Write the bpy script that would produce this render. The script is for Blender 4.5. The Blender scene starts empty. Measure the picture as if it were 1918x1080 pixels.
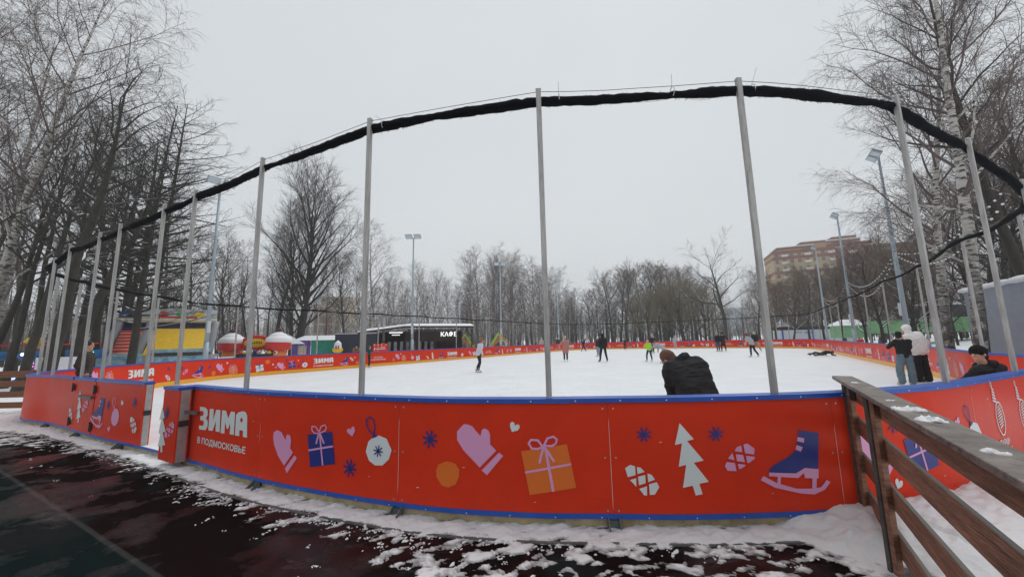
import bpy, bmesh, math, random, bisect
from mathutils import Vector, Matrix, noise
from mathutils.geometry import tessellate_polygon
C = bpy.context.scene.collection
R = random.Random(7)
rad = math.radians
sc = bpy.context.scene
# ------------------------------------------------------------------ camera
FPX = 700.0; CAMH = 1.75
_p = math.atan(97.5/700); _r = 0.023
_F = Vector((0, math.cos(_p), math.sin(_p))); _U0 = Vector((0, -math.sin(_p), math.cos(_p))); _X = Vector((1, 0, 0))
_U = math.cos(_r)*_U0 + math.sin(_r)*_X; _R = math.cos(_r)*_X - math.sin(_r)*_U0
cam = bpy.data.cameras.new('camera'); camo = bpy.data.objects.new('camera', cam); C.objects.link(camo)
cam.sensor_width = 36; cam.lens = FPX/1918*36; cam.clip_end = 3000; cam.clip_start = .05
m = Matrix((( _R.x, _U.x, -_F.x, 0), (_R.y, _U.y, -_F.y, 0), (_R.z, _U.z, -_F.z, CAMH), (0, 0, 0, 1)))
camo.matrix_world = m
sc.camera = camo
def hor(px):                      # image row of the horizon at a column
    a = px-959
    return 540 + (_F.z*FPX + _R.z*a)/_U.z
def at(px, depth):                # survey helper: ground position of a column at a distance
    d = _F*FPX + _R*(px-959) - _U*(hor(px)-540)
    return d.x/d.y*depth, depth
def feet(px, fy, z=.12):
    d = _F*FPX + _R*(px-959) - _U*(fy-540); t = (z-CAMH)/d.z
    return d.x*t, d.y*t
# ------------------------------------------------------------------ materials
M = {}
def mat(name, col, rough=.6, metal=0, bump=0, bscale=20, var=0, vscale=5, snow=0, emit=None, coat=0, spec=.5, stretch=(1,1,1), topcol=(.8, .82, .85)):
    if name in M: return M[name]
    m_ = bpy.data.materials.new(name); m_.use_nodes = True; nt = m_.node_tree; b = nt.nodes['Principled BSDF']; M[name] = m_
    b.inputs['Base Color'].default_value = (*col, 1); b.inputs['Roughness'].default_value = rough; b.inputs['Metallic'].default_value = metal
    b.inputs['Specular IOR Level'].default_value = spec
    if coat: b.inputs['Coat Weight'].default_value = coat; b.inputs['Coat Roughness'].default_value = .12
    tc = nt.nodes.new('ShaderNodeTexCoord'); mp = nt.nodes.new('ShaderNodeMapping'); mp.inputs['Scale'].default_value = stretch
    nt.links.new(tc.outputs['Object'], mp.inputs['Vector'])
    out = None
    if var:
        n = nt.nodes.new('ShaderNodeTexNoise'); n.inputs['Scale'].default_value = vscale; n.inputs['Detail'].default_value = 6; n.inputs['Roughness'].default_value = .65
        nt.links.new(mp.outputs[0], n.inputs['Vector'])
        mr = nt.nodes.new('ShaderNodeMapRange'); mr.inputs['From Min'].default_value = .3; mr.inputs['From Max'].default_value = .7
        mr.inputs['To Min'].default_value = 1-var; mr.inputs['To Max'].default_value = 1+var
        nt.links.new(n.outputs['Fac'], mr.inputs['Value'])
        mx = nt.nodes.new('ShaderNodeVectorMath'); mx.operation = 'SCALE'; mx.inputs[0].default_value = col
        nt.links.new(mr.outputs[0], mx.inputs['Scale']); nt.links.new(mx.outputs[0], b.inputs['Base Color']); out = mx.outputs[0]
    if snow:
        g = nt.nodes.new('ShaderNodeNewGeometry'); sx = nt.nodes.new('ShaderNodeSeparateXYZ'); nt.links.new(g.outputs['Normal'], sx.inputs[0])
        n = nt.nodes.new('ShaderNodeTexNoise'); n.inputs['Scale'].default_value = 1.6; n.inputs['Detail'].default_value = 4; nt.links.new(tc.outputs['Object'], n.inputs['Vector'])
        ad = nt.nodes.new('ShaderNodeMath'); ad.operation = 'ADD'; nt.links.new(sx.outputs['Z'], ad.inputs[0]); nt.links.new(n.outputs['Fac'], ad.inputs[1])
        gt = nt.nodes.new('ShaderNodeMapRange'); gt.inputs['From Min'].default_value = 1.5-snow; gt.inputs['From Max'].default_value = 1.58-snow
        nt.links.new(ad.outputs[0], gt.inputs['Value'])
        mi = nt.nodes.new('ShaderNodeMix'); mi.data_type = 'RGBA'; nt.links.new(gt.outputs[0], mi.inputs['Factor'])
        if out: nt.links.new(out, mi.inputs['A'])
        else: mi.inputs['A'].default_value = (*col, 1)
        mi.inputs['B'].default_value = (*topcol, 1); nt.links.new(mi.outputs['Result'], b.inputs['Base Color'])
    if bump:
        n = nt.nodes.new('ShaderNodeTexNoise'); n.inputs['Scale'].default_value = bscale; n.inputs['Detail'].default_value = 5
        nt.links.new(mp.outputs[0], n.inputs['Vector'])
        bp = nt.nodes.new('ShaderNodeBump'); bp.inputs['Strength'].default_value = min(1, bump); bp.inputs['Distance'].default_value = min(.02, .25/bscale)*max(1, bump)
        nt.links.new(n.outputs['Fac'], bp.inputs['Height']); nt.links.new(bp.outputs[0], b.inputs['Normal'])
    if emit:
        b.inputs['Emission Color'].default_value = (*emit[0], 1); b.inputs['Emission Strength'].default_value = emit[1]
    return m_
RED = mat('board_red', (.72, .045, .016), .27, bump=.02, bscale=2, var=.06, vscale=2, spec=.08)
_nt = RED.node_tree; _b = _nt.nodes['Principled BSDF']; _src = _b.inputs['Base Color'].links[0].from_socket
_tc = _nt.nodes.new('ShaderNodeTexCoord'); _mp = _nt.nodes.new('ShaderNodeMapping'); _mp.inputs['Scale'].default_value = (1, 1, 2.5); _nt.links.new(_tc.outputs['Object'], _mp.inputs[0])
_n = _nt.nodes.new('ShaderNodeTexNoise'); _n.inputs['Scale'].default_value = 11; _n.inputs['Detail'].default_value = 10; _n.inputs['Roughness'].default_value = .8; _nt.links.new(_mp.outputs[0], _n.inputs['Vector'])
_sp = _nt.nodes.new('ShaderNodeSeparateXYZ'); _nt.links.new(_tc.outputs['Object'], _sp.inputs[0])
_z = _nt.nodes.new('ShaderNodeMapRange'); _z.inputs['From Min'].default_value = .12; _z.inputs['From Max'].default_value = .5; _z.inputs['To Min'].default_value = .13; _z.inputs['To Max'].default_value = .0; _nt.links.new(_sp.outputs['Z'], _z.inputs['Value'])
_a = _nt.nodes.new('ShaderNodeMath'); _a.operation = 'ADD'; _nt.links.new(_n.outputs['Fac'], _a.inputs[0]); _nt.links.new(_z.outputs[0], _a.inputs[1])
_m = _nt.nodes.new('ShaderNodeMapRange'); _m.inputs['From Min'].default_value = .6; _m.inputs['From Max'].default_value = .78; _m.inputs['To Max'].default_value = .3; _nt.links.new(_a.outputs[0], _m.inputs['Value'])
_x = _nt.nodes.new('ShaderNodeMix'); _x.data_type = 'RGBA'; _nt.links.new(_m.outputs[0], _x.inputs['Factor']); _nt.links.new(_src, _x.inputs['A']); _x.inputs['B'].default_value = (.22, .06, .045, 1); _nt.links.new(_x.outputs['Result'], _b.inputs['Base Color'])
_m2 = _nt.nodes.new('ShaderNodeMapRange'); _m2.inputs['From Min'].default_value = .4; _m2.inputs['From Max'].default_value = .7; _m2.inputs['To Min'].default_value = .28; _m2.inputs['To Max'].default_value = .36; _nt.links.new(_n.outputs['Fac'], _m2.inputs['Value']); _nt.links.new(_m2.outputs[0], _b.inputs['Roughness'])
PINK = mat('print_pink', (.78, .36, .6), .4, spec=.55); WHITE = mat('print_white', (.74, .78, .78), .4, spec=.55)
NAVY = mat('print_navy', (.018, .03, .22), .4, spec=.55); ORANGE = mat('print_orange', (.8, .17, .02), .4, spec=.55)
BLUE = mat('rail_blue', (.012, .085, .42), .3, bump=.05, bscale=3, var=.12, vscale=8); YELLOW = mat('kick_yellow', (.85, .42, .02), .35, var=.06)
GALV = mat('galvanised_steel', (.42, .42, .41), .42, .55, bump=.05, bscale=30, var=.16, vscale=9)
POLE = mat('pole_steel', (.4, .385, .37), .4, .5, var=.3, vscale=4, stretch=(6, 6, .8), bump=.3, bscale=14)
MAST = mat('mast_steel', (.36, .43, .48), .45, .3, var=.1, vscale=5, stretch=(4, 4, 1))
DARK = mat('dark_metal', (.03, .03, .033), .5, .3); NET = mat('black_netting', (.007, .0075, .01), .9, bump=1.5, bscale=60, spec=.1)
SNOW = mat('snow', (.82, .84, .87), .75, bump=.8, bscale=9, var=.05, vscale=1.5, spec=.3)
SNOWG = mat('snow_trodden', (.76, .76, .77), .8, bump=1, bscale=30, var=.14, vscale=3.2, spec=.3)
PM = {'r': RED, 'p': PINK, 'w': WHITE, 'b': NAVY, 'o': ORANGE}
# ------------------------------------------------------------------ mesh builder
class MB:
    def __init__(s): s.v = []; s.f = []; s.mi = []; s.ms = []
    def mid(s, m_):
        if m_ not in s.ms: s.ms.append(m_)
        return s.ms.index(m_)
    def add(s, vs, fs, m_):
        o = len(s.v); k = s.mid(m_); s.v += [tuple(v) for v in vs]
        for f in fs: s.f.append(tuple(i+o for i in f)); s.mi.append(k)
    def box(s, c, d, m_, rot=0, taper=1):
        x, y, z = d[0]/2, d[1]/2, d[2]/2; cs, sn = math.cos(rot), math.sin(rot); vs = []
        for k, (a, b, e) in enumerate([(-x,-y,-z),(x,-y,-z),(x,y,-z),(-x,y,-z),(-x,-y,z),(x,-y,z),(x,y,z),(-x,y,z)]):
            t = taper if k > 3 else 1
            vs.append((c[0]+(a*cs-b*sn)*t, c[1]+(a*sn+b*cs)*t, c[2]+e))
        s.add(vs, [(0,3,2,1),(4,5,6,7),(0,1,5,4),(1,2,6,5),(2,3,7,6),(3,0,4,7)], m_)
    def tube(s, pts, rs, n, m_, cap=True, close=False):
        P = [Vector(p) for p in pts]; N = len(P)
        if not hasattr(rs, '__len__'): rs = [rs]*N
        vs = []; fs = []; up = None
        for i, p in enumerate(P):
            if close: t = P[(i+1) % N]-P[i-1]
            else: t = (P[min(i+1, N-1)]-P[max(i-1, 0)])
            t.normalize()
            if up is None: up = t.orthogonal().normalized()
            else:
                up = up-t*up.dot(t)
                up = up.normalized() if up.length > 1e-4 else t.orthogonal().normalized()
            w = t.cross(up)
            for k in range(n):
                a = 2*math.pi*k/n
                vs.append(p+(up*math.cos(a)+w*math.sin(a))*rs[i])
        for i in range(N if close else N-1):
            j = (i+1) % N
            for k in range(n):
                l = (k+1) % n; fs.append((i*n+k, i*n+l, j*n+l, j*n+k))
        if cap and not close:
            fs.append(tuple(range(n-1, -1, -1))); fs.append(tuple(range((N-1)*n, N*n)))
        s.add(vs, fs, m_)
    def ball(s, c, r, m_, nu=10, nv=7, rot=None):
        if not hasattr(r, '__len__'): r = (r, r, r)
        vs = []; fs = []
        vs.append(Vector((0, 0, r[2])))
        for j in range(1, nv):
            a = math.pi*j/nv
            for i in range(nu):
                b = 2*math.pi*i/nu; vs.append(Vector((r[0]*math.sin(a)*math.cos(b), r[1]*math.sin(a)*math.sin(b), r[2]*math.cos(a))))
        vs.append(Vector((0, 0, -r[2])))
        for i in range(nu): fs.append((0, 1+i, 1+(i+1) % nu))
        for j in range(nv-2):
            for i in range(nu):
                a = 1+j*nu; fs.append((a+i, a+nu+i, a+nu+(i+1) % nu, a+(i+1) % nu))
        e = len(vs)-1; a = 1+(nv-2)*nu
        for i in range(nu): fs.append((e, a+(i+1) % nu, a+i))
        if rot is not None: vs = [rot @ v for v in vs]
        c = Vector(c); s.add([v+c for v in vs], fs, m_)
    def prism(s, poly, z0, z1, m_):      # plan polygon, ccw
        n = len(poly); vs = [(p[0], p[1], z0) for p in poly]+[(p[0], p[1], z1) for p in poly]
        fs = [tuple(range(n-1, -1, -1)), tuple(range(n, 2*n))]+[(i, (i+1) % n, n+(i+1) % n, n+i) for i in range(n)]
        s.add(vs, fs, m_)
    def beam(s, a, b, w, h, m_):         # rectangular bar from a to b (w across, h up)
        a = Vector(a); b = Vector(b); t = (b-a).normalized(); u = Vector((0, 0, 1))
        if abs(t.z) > .95: u = Vector((0, 1, 0))
        x = t.cross(u).normalized(); y = x.cross(t).normalized(); vs = []
        for p in (a, b):
            for i, j in ((-1,-1),(1,-1),(1,1),(-1,1)): vs.append(p+x*i*w/2+y*j*h/2)
        s.add(vs, [(0,1,2,3),(7,6,5,4),(0,4,5,1),(1,5,6,2),(2,6,7,3),(3,7,4,0)], m_)
    def build(s, name, parent=None, smooth=False, loc=None, rot=0):
        me = bpy.data.meshes.new(name); me.from_pydata(s.v, [], s.f)
        for m_ in s.ms: me.materials.append(m_)
        me.polygons.foreach_set('material_index', s.mi)
        if smooth: me.polygons.foreach_set('use_smooth', [True]*len(s.f))
        me.update(); o = bpy.data.objects.new(name, me); C.objects.link(o)
        if parent: o.parent = parent
        if loc: o.location = loc
        o.rotation_euler.z = rot
        return o
def tag(o, label=None, cat=None, group=None, kind=None):
    if label: o['label'] = label
    if cat: o['category'] = cat
    if group: o['group'] = group
    if kind: o['kind'] = kind
    return o
def empty(name, loc, rz=0, **k):
    o = bpy.data.objects.new(name, None); C.objects.link(o); o.location = loc; o.rotation_euler.z = rz; o.empty_display_size = .3
    return tag(o, **k)
def copy_tree(o, parent=None):
    c = o.copy(); C.objects.link(c); c.parent = parent
    for ch in list(o.children): copy_tree(ch, c)
    return c
def bevel(o, w=.01, seg=1):
    b = o.modifiers.new('bevel', 'BEVEL'); b.width = w; b.segments = seg; b.limit_method = 'ANGLE'; return o
def shade(o):
    o.data.polygons.foreach_set('use_smooth', [True]*len(o.data.polygons)); return o
def text_mesh(txt, size=1, off=.02, shear=0):
    cu = bpy.data.curves.new('lettering', 'FONT'); cu.body = txt; cu.size = size; cu.offset = off; cu.resolution_u = 2
    o = bpy.data.objects.new('lettering', cu); C.objects.link(o); bpy.context.view_layer.update()
    me = bpy.data.meshes.new_from_object(o.evaluated_get(bpy.context.evaluated_depsgraph_get()))
    vs = [v.co.copy() for v in me.vertices]; fs = [tuple(p.vertices) for p in me.polygons]
    bpy.data.objects.remove(o); bpy.data.curves.remove(cu); bpy.data.meshes.remove(me)
    return vs, fs
# ------------------------------------------------------------------ humans (built first, from joints, remeshed into one skin)
def cap_ell(mb, a, b, ra, rb, m_):
    "tapered capsule"
    a = Vector(a); b = Vector(b); t = b-a; L = t.length
    if L < 1e-5: mb.ball(a, ra, m_); return
    t /= L; pts = []; rs = []
    for k in range(5):
        u = math.pi/2*k/4; pts.append(a-t*ra*math.cos(u)); rs.append(max(ra*math.sin(u), .002))
    for k in range(5):
        u = math.pi/2*k/4; pts.append(b+t*rb*math.sin(u)); rs.append(max(rb*math.cos(u), .002))
    mb.tube(pts, rs, 12, m_)
def remesh(mb, name, parent, v, it=3, crease=0, seed=0):
    o = mb.build('tmp'); mats = list(mb.ms)
    r = o.modifiers.new('r', 'REMESH'); r.mode = 'VOXEL'; r.voxel_size = v
    s = o.modifiers.new('s', 'SMOOTH'); s.factor = .5; s.iterations = it
    bpy.context.view_layer.update()
    me = bpy.data.meshes.new_from_object(o.evaluated_get(bpy.context.evaluated_depsgraph_get())); me.name = name
    bpy.data.objects.remove(o)
    me.materials.clear(); me.materials.append(mats[0])
    if crease:
        off = Vector((seed*3.1, seed*1.7, 0))
        nrm = [v_.vector.copy() for v_ in me.vertex_normals]
        for vx, nv in zip(me.vertices, nrm):
            c = vx.co
            q = Vector((c.x*9, c.y*9, c.z*16))+off
            vx.co = c+nv*(noise.noise(q)*crease+noise.noise(q*2.7)*crease*.4)
    me.polygons.foreach_set('use_smooth', [True]*len(me.polygons))
    ob = bpy.data.objects.new(name, me); C.objects.link(ob); ob.parent = parent
    return ob
SKIN = mat('skin', (.55, .3, .21), .5)
def J0():
    return dict(hip=(0, 0, .95), waist=(0, .01, 1.1), chest=(0, .015, 1.28), neck=(0, 0, 1.46), head=(0, .025, 1.63),
        shL=(-.18, 0, 1.42), shR=(.18, 0, 1.42), elL=(-.23, -.02, 1.14), elR=(.23, -.02, 1.14), wrL=(-.24, .06, .9), wrR=(.24, .06, .9),
        hL=(-.09, 0, .93), hR=(.09, 0, .93), kL=(-.1, .02, .5), kR=(.1, .02, .5), aL=(-.1, -.01, .09), aR=(.1, -.01, .09), tL=(-.11, .15, .04), tR=(.11, .15, .04))
def human(label, loc, heading, H, over=None, top=(.1,.1,.1), leg=(.03,.03,.035), shoe=(.7,.7,.7), hair=(.05,.03,.02), hat=None, hood=None,
          coat=False, near=False, gloves=None, skates=True, baggy=0, group=None, build=1.0, hoodcol=None, bulk=1.0):
    j = J0(); j.update(over or {})
    k = H/1.75; j = {n: Vector(p)*k for n, p in j.items()}
    root = empty('person', loc, rad(heading), label=label, cat='person', group=group)
    v = .011 if near else .022
    def rr(x): return x*k
    nm = 'cloth_%d_%d_%d' % tuple(int(c*99) for c in top); mt = mat(nm, top, .85, bump=.5, bscale=30, var=.12, vscale=8, spec=.25)
    ml = mat('cloth_%d_%d_%d' % tuple(int(c*99) for c in leg), leg, .85, bump=.5, bscale=40, var=.2 if baggy else .1, vscale=6, spec=.25)
    fwd = (j['head']-j['neck']); 
    face = Vector(over['face']) if over and 'face' in over else Vector((0, 1, 0)); face.normalize()
    up = (j['head']-j['neck']).normalized(); up = (up-face*up.dot(face)).normalized(); side = face.cross(up)
    # body: one continuous skin from head to feet
    b = MB(); hd = j['head']
    Rm = Matrix((side, face, up)).transposed()
    b.ball(hd+up*rr(.02), (rr(.073), rr(.092), rr(.105)), SKIN, 16, 12, Rm)
    b.ball(hd-up*rr(.055)+face*rr(.022), (rr(.052), rr(.062), rr(.06)), SKIN, 12, 8, Rm)
    cap_ell(b, hd+face*rr(.088)+up*rr(.015), hd+face*rr(.108)-up*rr(.022), rr(.009), rr(.013), SKIN)   # nose
    cap_ell(b, hd+face*rr(.083)-up*rr(.062)-side*rr(.02), hd+face*rr(.083)-up*rr(.062)+side*rr(.02), rr(.009), rr(.009), SKIN)  # lips
    cap_ell(b, hd+face*rr(.07)-up*rr(.1), hd+face*rr(.06)-up*rr(.095), rr(.018), rr(.02), SKIN)
    for s in (-1, 1): b.ball(hd+side*s*rr(.077)-face*rr(.005), (rr(.012), rr(.022), rr(.032)), SKIN, 8, 6, Rm)
    cap_ell(b, hd-up*rr(.06), j['neck'], rr(.052), rr(.06), SKIN)
    cap_ell(b, j['neck'], j['chest'], rr(.06), rr(.1), SKIN); cap_ell(b, j['chest'], j['waist'], rr(.1), rr(.09), SKIN); cap_ell(b, j['waist'], j['hip'], rr(.09), rr(.09), SKIN)
    for s in 'LR':
        cap_ell(b, j['neck'], j['sh'+s], rr(.045), rr(.045), SKIN); cap_ell(b, j['sh'+s], j['el'+s], rr(.045), rr(.036), SKIN)
        cap_ell(b, j['el'+s], j['wr'+s], rr(.036), rr(.026), SKIN)
        cap_ell(b, j['hip'], j['h'+s], rr(.08), rr(.07), SKIN); cap_ell(b, j['h'+s], j['k'+s], rr(.07), rr(.05), SKIN); cap_ell(b, j['k'+s], j['a'+s], rr(.05), rr(.035), SKIN)
        cap_ell(b, j['a'+s], j['t'+s], rr(.035), rr(.03), SKIN)
        # hand: palm, four unequal fingers, thumb
        d = (j['wr'+s]-j['el'+s]).normalized(); ax = d.cross(Vector((0, 0, 1)) if abs(d.z) < .8 else Vector((0, 1, 0))).normalized(); nn = ax.cross(d)
        if abs(d.z) >= .8: ax, nn = nn, ax
        w = j['wr'+s]; pc = w+d*rr(.05)
        for q in (-1, 0, 1): cap_ell(b, w+d*rr(.01), pc+ax*q*rr(.022)+d*rr(.025), rr(.022), rr(.016), SKIN)
        for q, ln in ((-1.5, .062), (-.5, .072), (.5, .068), (1.5, .052)):
            p0 = w+d*rr(.085)+ax*q*rr(.02); p1 = p0+(d*.9+nn*.3)*rr(ln*.5); p2 = p1+(d*.5+nn*.8).normalized()*rr(ln*.5)
            cap_ell(b, p0-d*rr(.015), p1, rr(.0095), rr(.009), SKIN); cap_ell(b, p1, p2, rr(.009), rr(.0075), SKIN)
        sg = -1 if s == 'R' else 1
        p0 = w+d*rr(.03)-ax*sg*rr(.02); p1 = p0+(d*.6-ax*sg*.8)*rr(.035); cap_ell(b, p0, p1, rr(.012), rr(.01), SKIN); cap_ell(b, p1, p1+(d*.9+nn*.3)*rr(.03), rr(.01), rr(.008), SKIN)
    body = remesh(b, 'body', root, .0085 if near else .018, 2)
    EY = mat('eye_dark', (.02, .015, .012), .3)
    for s in (-1, 1):
        e = MB(); e.ball(hd+face*rr(.083)+side*s*rr(.03)+up*rr(.018), rr(.011), EY, 8, 6); e.build('eye', body, True)
    # jacket
    t = MB(); ax = (j['shR']-j['shL']).normalized(); hx = (j['hR']-j['hL']).normalized()
    S = [(j['hip'], hx, .085*build, .115), (j['waist'], (hx+ax).normalized(), .08*build, .11), (j['chest'], ax, .1*build, .118), (j['chest'].lerp(j['neck'], .55), ax, .12*build, .1)]
    if coat: S.insert(0, (j['hip']-Vector((0, 0, rr(.32))), hx, .1*build, .125))
    fine = []
    for a_, b_ in zip(S, S[1:]):
        for q in range(4): u = q/4; fine.append((a_[0].lerp(b_[0], u), a_[1].lerp(b_[1], u), a_[2]+(b_[2]-a_[2])*u, a_[3]+(b_[3]-a_[3])*u))
    fine.append(S[-1])
    for c, x, w, r_ in fine: cap_ell(t, c-x*rr(w), c+x*rr(w), rr(r_*bulk), rr(r_*bulk), mt)
    cap_ell(t, j['neck']-up*rr(.01), j['neck']-up*rr(.08), rr(.068), rr(.09), mt)
    for s in 'LR':
        cap_ell(t, j['neck'].lerp(j['chest'], .25), j['sh'+s], rr(.075), rr(.072*bulk), mt)
        cap_ell(t, j['sh'+s], j['el'+s], rr(.074*bulk), rr(.06*bulk), mt); cap_ell(t, j['el'+s], j['wr'+s].lerp(j['el'+s], .06), rr(.06*bulk), rr(.046*bulk), mt)
    if hood == 'down':
        for q in range(9):
            a_ = math.pi*q/8; p = j['neck']+side*math.cos(a_)*rr(.1)-face*math.sin(a_)*rr(.1)+up*rr(.035)
            t.ball(p-up*rr(.015), rr(.046+.018*math.sin(a_)), mt, 8, 6)
    remesh(t, 'jacket', root, v, 3 if near else 2, .013 if near else .006, len(label))
    if hood == 'up':
        mh = mt
        t = MB()
        t.ball(hd+up*rr(.03)-face*rr(.03), (rr(.108), rr(.118), rr(.132)), mh, 16, 12, Rm)
        cap_ell(t, hd-up*rr(.05)-face*rr(.04), j['neck'], rr(.095), rr(.1), mh)
        remesh(t, 'hood', root, v, 3, .008 if near else 0, 2)
    # trousers
    t = MB()
    cap_ell(t, j['hip']-hx*rr(.07), j['hip']+hx*rr(.07), rr(.105), rr(.105), ml)
    for s in 'LR':
        ra, rb, rc = (.098, .075, .058) if not baggy else (.115, .105, .1)
        cap_ell(t, j['h'+s], j['k'+s], rr(ra), rr(rb), ml); cap_ell(t, j['k'+s], j['a'+s]+Vector((0, 0, rr(.02))), rr(rb), rr(rc), ml)
    remesh(t, 'trousers', root, v, 2, .012 if near else .005, len(label)+3)
    # boots with blades
    ms = mat('boot_%d_%d' % (int(shoe[0]*99), int(shoe[2]*99)), shoe, .45)
    for s in 'LR':
        t = MB(); a_ = j['a'+s]; d = j['t'+s]-a_; d.z = 0
        d = d.normalized() if d.length > 1e-4 else Vector((0, 1, 0))
        cap_ell(t, a_+Vector((0, 0, rr(.1))), a_, rr(.052), rr(.05), ms); cap_ell(t, a_-d*rr(.02)+Vector((0, 0, -rr(.005))), j['t'+s], rr(.047), rr(.04), ms)
        o = remesh(t, 'skate_boot' if skates else 'shoe', root, .014, 2)
        if skates:
            bl = MB(); z = -rr(.06)
            p = a_-d*rr(.07); q = j['t'+s]+d*rr(.05); zz = min(p.z, q.z)
            bl.beam((p.x, p.y, a_.z-rr(.068)), (q.x, q.y, j['t'+s].z-rr(.055)), .008, .03, GALV)
            bl.build('blade', o)
    # hair / hat
    if hat:
        mh = mat('hat_%d_%d_%d' % tuple(int(c*99) for c in hat), hat, .9, bump=.8, bscale=70, spec=.2); t = MB()
        t.ball(hd+up*rr(.05)-face*rr(.018), (rr(.097), rr(.112), rr(.108)), mh, 14, 10, Rm)
        t.ball(hd+up*rr(.035)-face*rr(.012), (rr(.093), rr(.11), rr(.035)), mh, 14, 8, Rm)
        remesh(t, 'hat', root, v, 2)
    if hood != 'up' and hair:
        mh = mat('hair_%d_%d' % (int(hair[0]*99), int(hair[1]*99)), hair, .7, bump=1, bscale=60, spec=.3); t = MB()
        t.ball(hd+up*rr(.04)-face*rr(.014), (rr(.088), rr(.1), rr(.105)), mh, 14, 10, Rm)
        t.ball(hd-up*rr(.03)-face*rr(.05), (rr(.074), rr(.06), rr(.07)), mh, 12, 8, Rm)
        remesh(t, 'hair', root, v*.8, 1, .006, 5)
    return root
def by_px(px, fy, ty):
    x, y = feet(px, fy); d = _F*FPX + _R*(px-959) - _U*(fy-540); z = (.12-CAMH)/d.z
    H = (fy-ty)/(fy-hor(px))*(CAMH-.12)
    return (x, y, .14), H
# ------------------------------------------------------------------ people
BK = (.018, .018, .02); DGR = (.05, .05, .055)
def P(label, px, fy, ty, heading, **k):
    loc, H = by_px(px, fy, ty); return human(label, loc, heading, max(.95, min(1.95, H)), **k)
def stride(a=.2, b=.15, w=.12):
    return dict(kL=(-w, .08+a*.4, .5), aL=(-w-.02, a, .1), tL=(-w-.03, a+.16, .05), kR=(w, -.02-b*.3, .5), aR=(w+.03, -b, .12), tR=(w+.06, -b+.15, .05))
wide = dict(kL=(-.17, .03, .5), aL=(-.24, 0, .09), tL=(-.28, .15, .04), kR=(.17, .03, .5), aR=(.24, 0, .09), tR=(.28, .15, .04), hL=(-.1, 0, .92), hR=(.1, 0, .92))
P('person in white jumper and black trousers skating alone, left of the central pole', 897, 697, 633, -60, over=dict(hip=(0, -.04, .93), waist=(0, .02, 1.1), chest=(0, .1, 1.27), neck=(0, .14, 1.44), head=(0, .2, 1.6), shL=(-.18, .12, 1.4), shR=(.18, .12, 1.4), elL=(-.24, .08, 1.13), wrL=(-.24, .2, .92), elR=(.25, .02, 1.14), wrR=(.27, .1, .88),
  kL=(-.06, .1, .5), aL=(-.02, -.02, .09), tL=(-.02, .14, .04), kR=(.08, .02, .5), aR=(.12, -.2, .1), tR=(.14, -.04, .05)), top=(.62, .6, .66), hair=(.3, .12, .06), gloves=1)
P('person in cream coat and black trousers standing by the far left boards', 1015, 659, 630, 150, top=(.5, .46, .42), hair=None, hood='up', coat=False)
P('person in dark brown jacket stretching one arm, just right of the central pole', 1045, 657, 629, 170, top=(.07, .05, .045), over=dict(elR=(-.4, 0, 1.35), wrR=(-.62, .05, 1.3), elL=(-.28, 0, 1.2)), hair=(.06, .04, .03))
P('person in long dusty pink coat and pale hat right of the central pole', 1060, 676, 630, 175, top=(.45, .2, .18), hat=(.6, .45, .42), coat=True, over=dict(elR=(.3, .1, 1.2), wrR=(.5, .25, 1.12)), shoe=(.75, .75, .75))
P('person in navy jacket mid stride bending forward at the far boards', 1093, 658, 632, -75, top=(.02, .03, .08), leg=(.015, .018, .03), over=dict(**stride(.35, .4), chest=(0, .16, 1.22), neck=(0, .25, 1.37), head=(0, .33, 1.5), shL=(-.17, .22, 1.34), shR=(.17, .22, 1.34), elL=(-.3, .05, 1.2), wrL=(-.25, -.1, 1.1)), hair=(.03, .02, .02))
P('person with pale hat, dark jacket and light jeans behind the big figure in black', 1121, 667, 631, 120, top=(.03, .03, .04), leg=(.25, .33, .42), hat=(.75, .68, .62), bulk=1.05)
P('tall person dressed all in black with feet apart, skating away in the middle', 1131, 677, 625, 10, top=BK, leg=BK, shoe=(.02, .02, .02), hood='up', over=wide, bulk=1.1)
P('small child in black with arms spread at the far boards', 1171, 655, 633, 180, top=(.03, .02, .025), over=dict(elL=(-.36, .02, 1.3), wrL=(-.52, .05, 1.18), elR=(.36, .02, 1.3), wrR=(.52, .05, 1.18)), hat=(.02, .02, .02), hair=None)
P('child in bright yellow green vest and pink hat leaning on skates', 1217, 677, 636, 20, top=(.42, .75, .04), leg=(.03, .05, .08), hat=(.8, .3, .4), hair=None, over=dict(**stride(.12, .1, .14), chest=(0, .1, 1.25), neck=(.02, .16, 1.42), head=(.05, .2, 1.57), elL=(-.25, .18, 1.2), wrL=(-.2, .35, 1.15)))
P('person in black with a beige scarf behind the child in yellow green', 1223, 661, 627, -60, top=BK, hat=(.62, .42, .34), hair=None, over=dict(elR=(.3, .2, 1.25), wrR=(.35, .4, 1.1)))
P('person in light grey hoodie bending over towards the child in yellow green', 1242, 679, 632, 60, top=(.38, .4, .43), leg=(.02, .02, .05), hair=(.3, .3, .3), hood='down', build=1.25, over=dict(hip=(0, -.12, .95), waist=(0, .02, 1.1), chest=(0, .22, 1.22), neck=(0, .4, 1.25), head=(0, .52, 1.25), shL=(-.2, .34, 1.24), shR=(.2, .34, 1.24), elL=(-.3, .55, 1.08), wrL=(-.3, .78, 1.05), elR=(.35, .3, .98), wrR=(.42, .35, .75), hL=(-.09, -.1, .92), hR=(.09, -.1, .92), face=(0, .8, -.6)), bulk=1.1)
P('child in pale grey and pink by the far boards right of the grey hoodie', 1265, 654, 629, 170, top=(.42, .4, .44), leg=(.55, .35, .42), hat=(.6, .58, .6), hair=None, over=dict(elL=(-.32, .02, 1.22), wrL=(-.45, .1, 1.1)))
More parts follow.
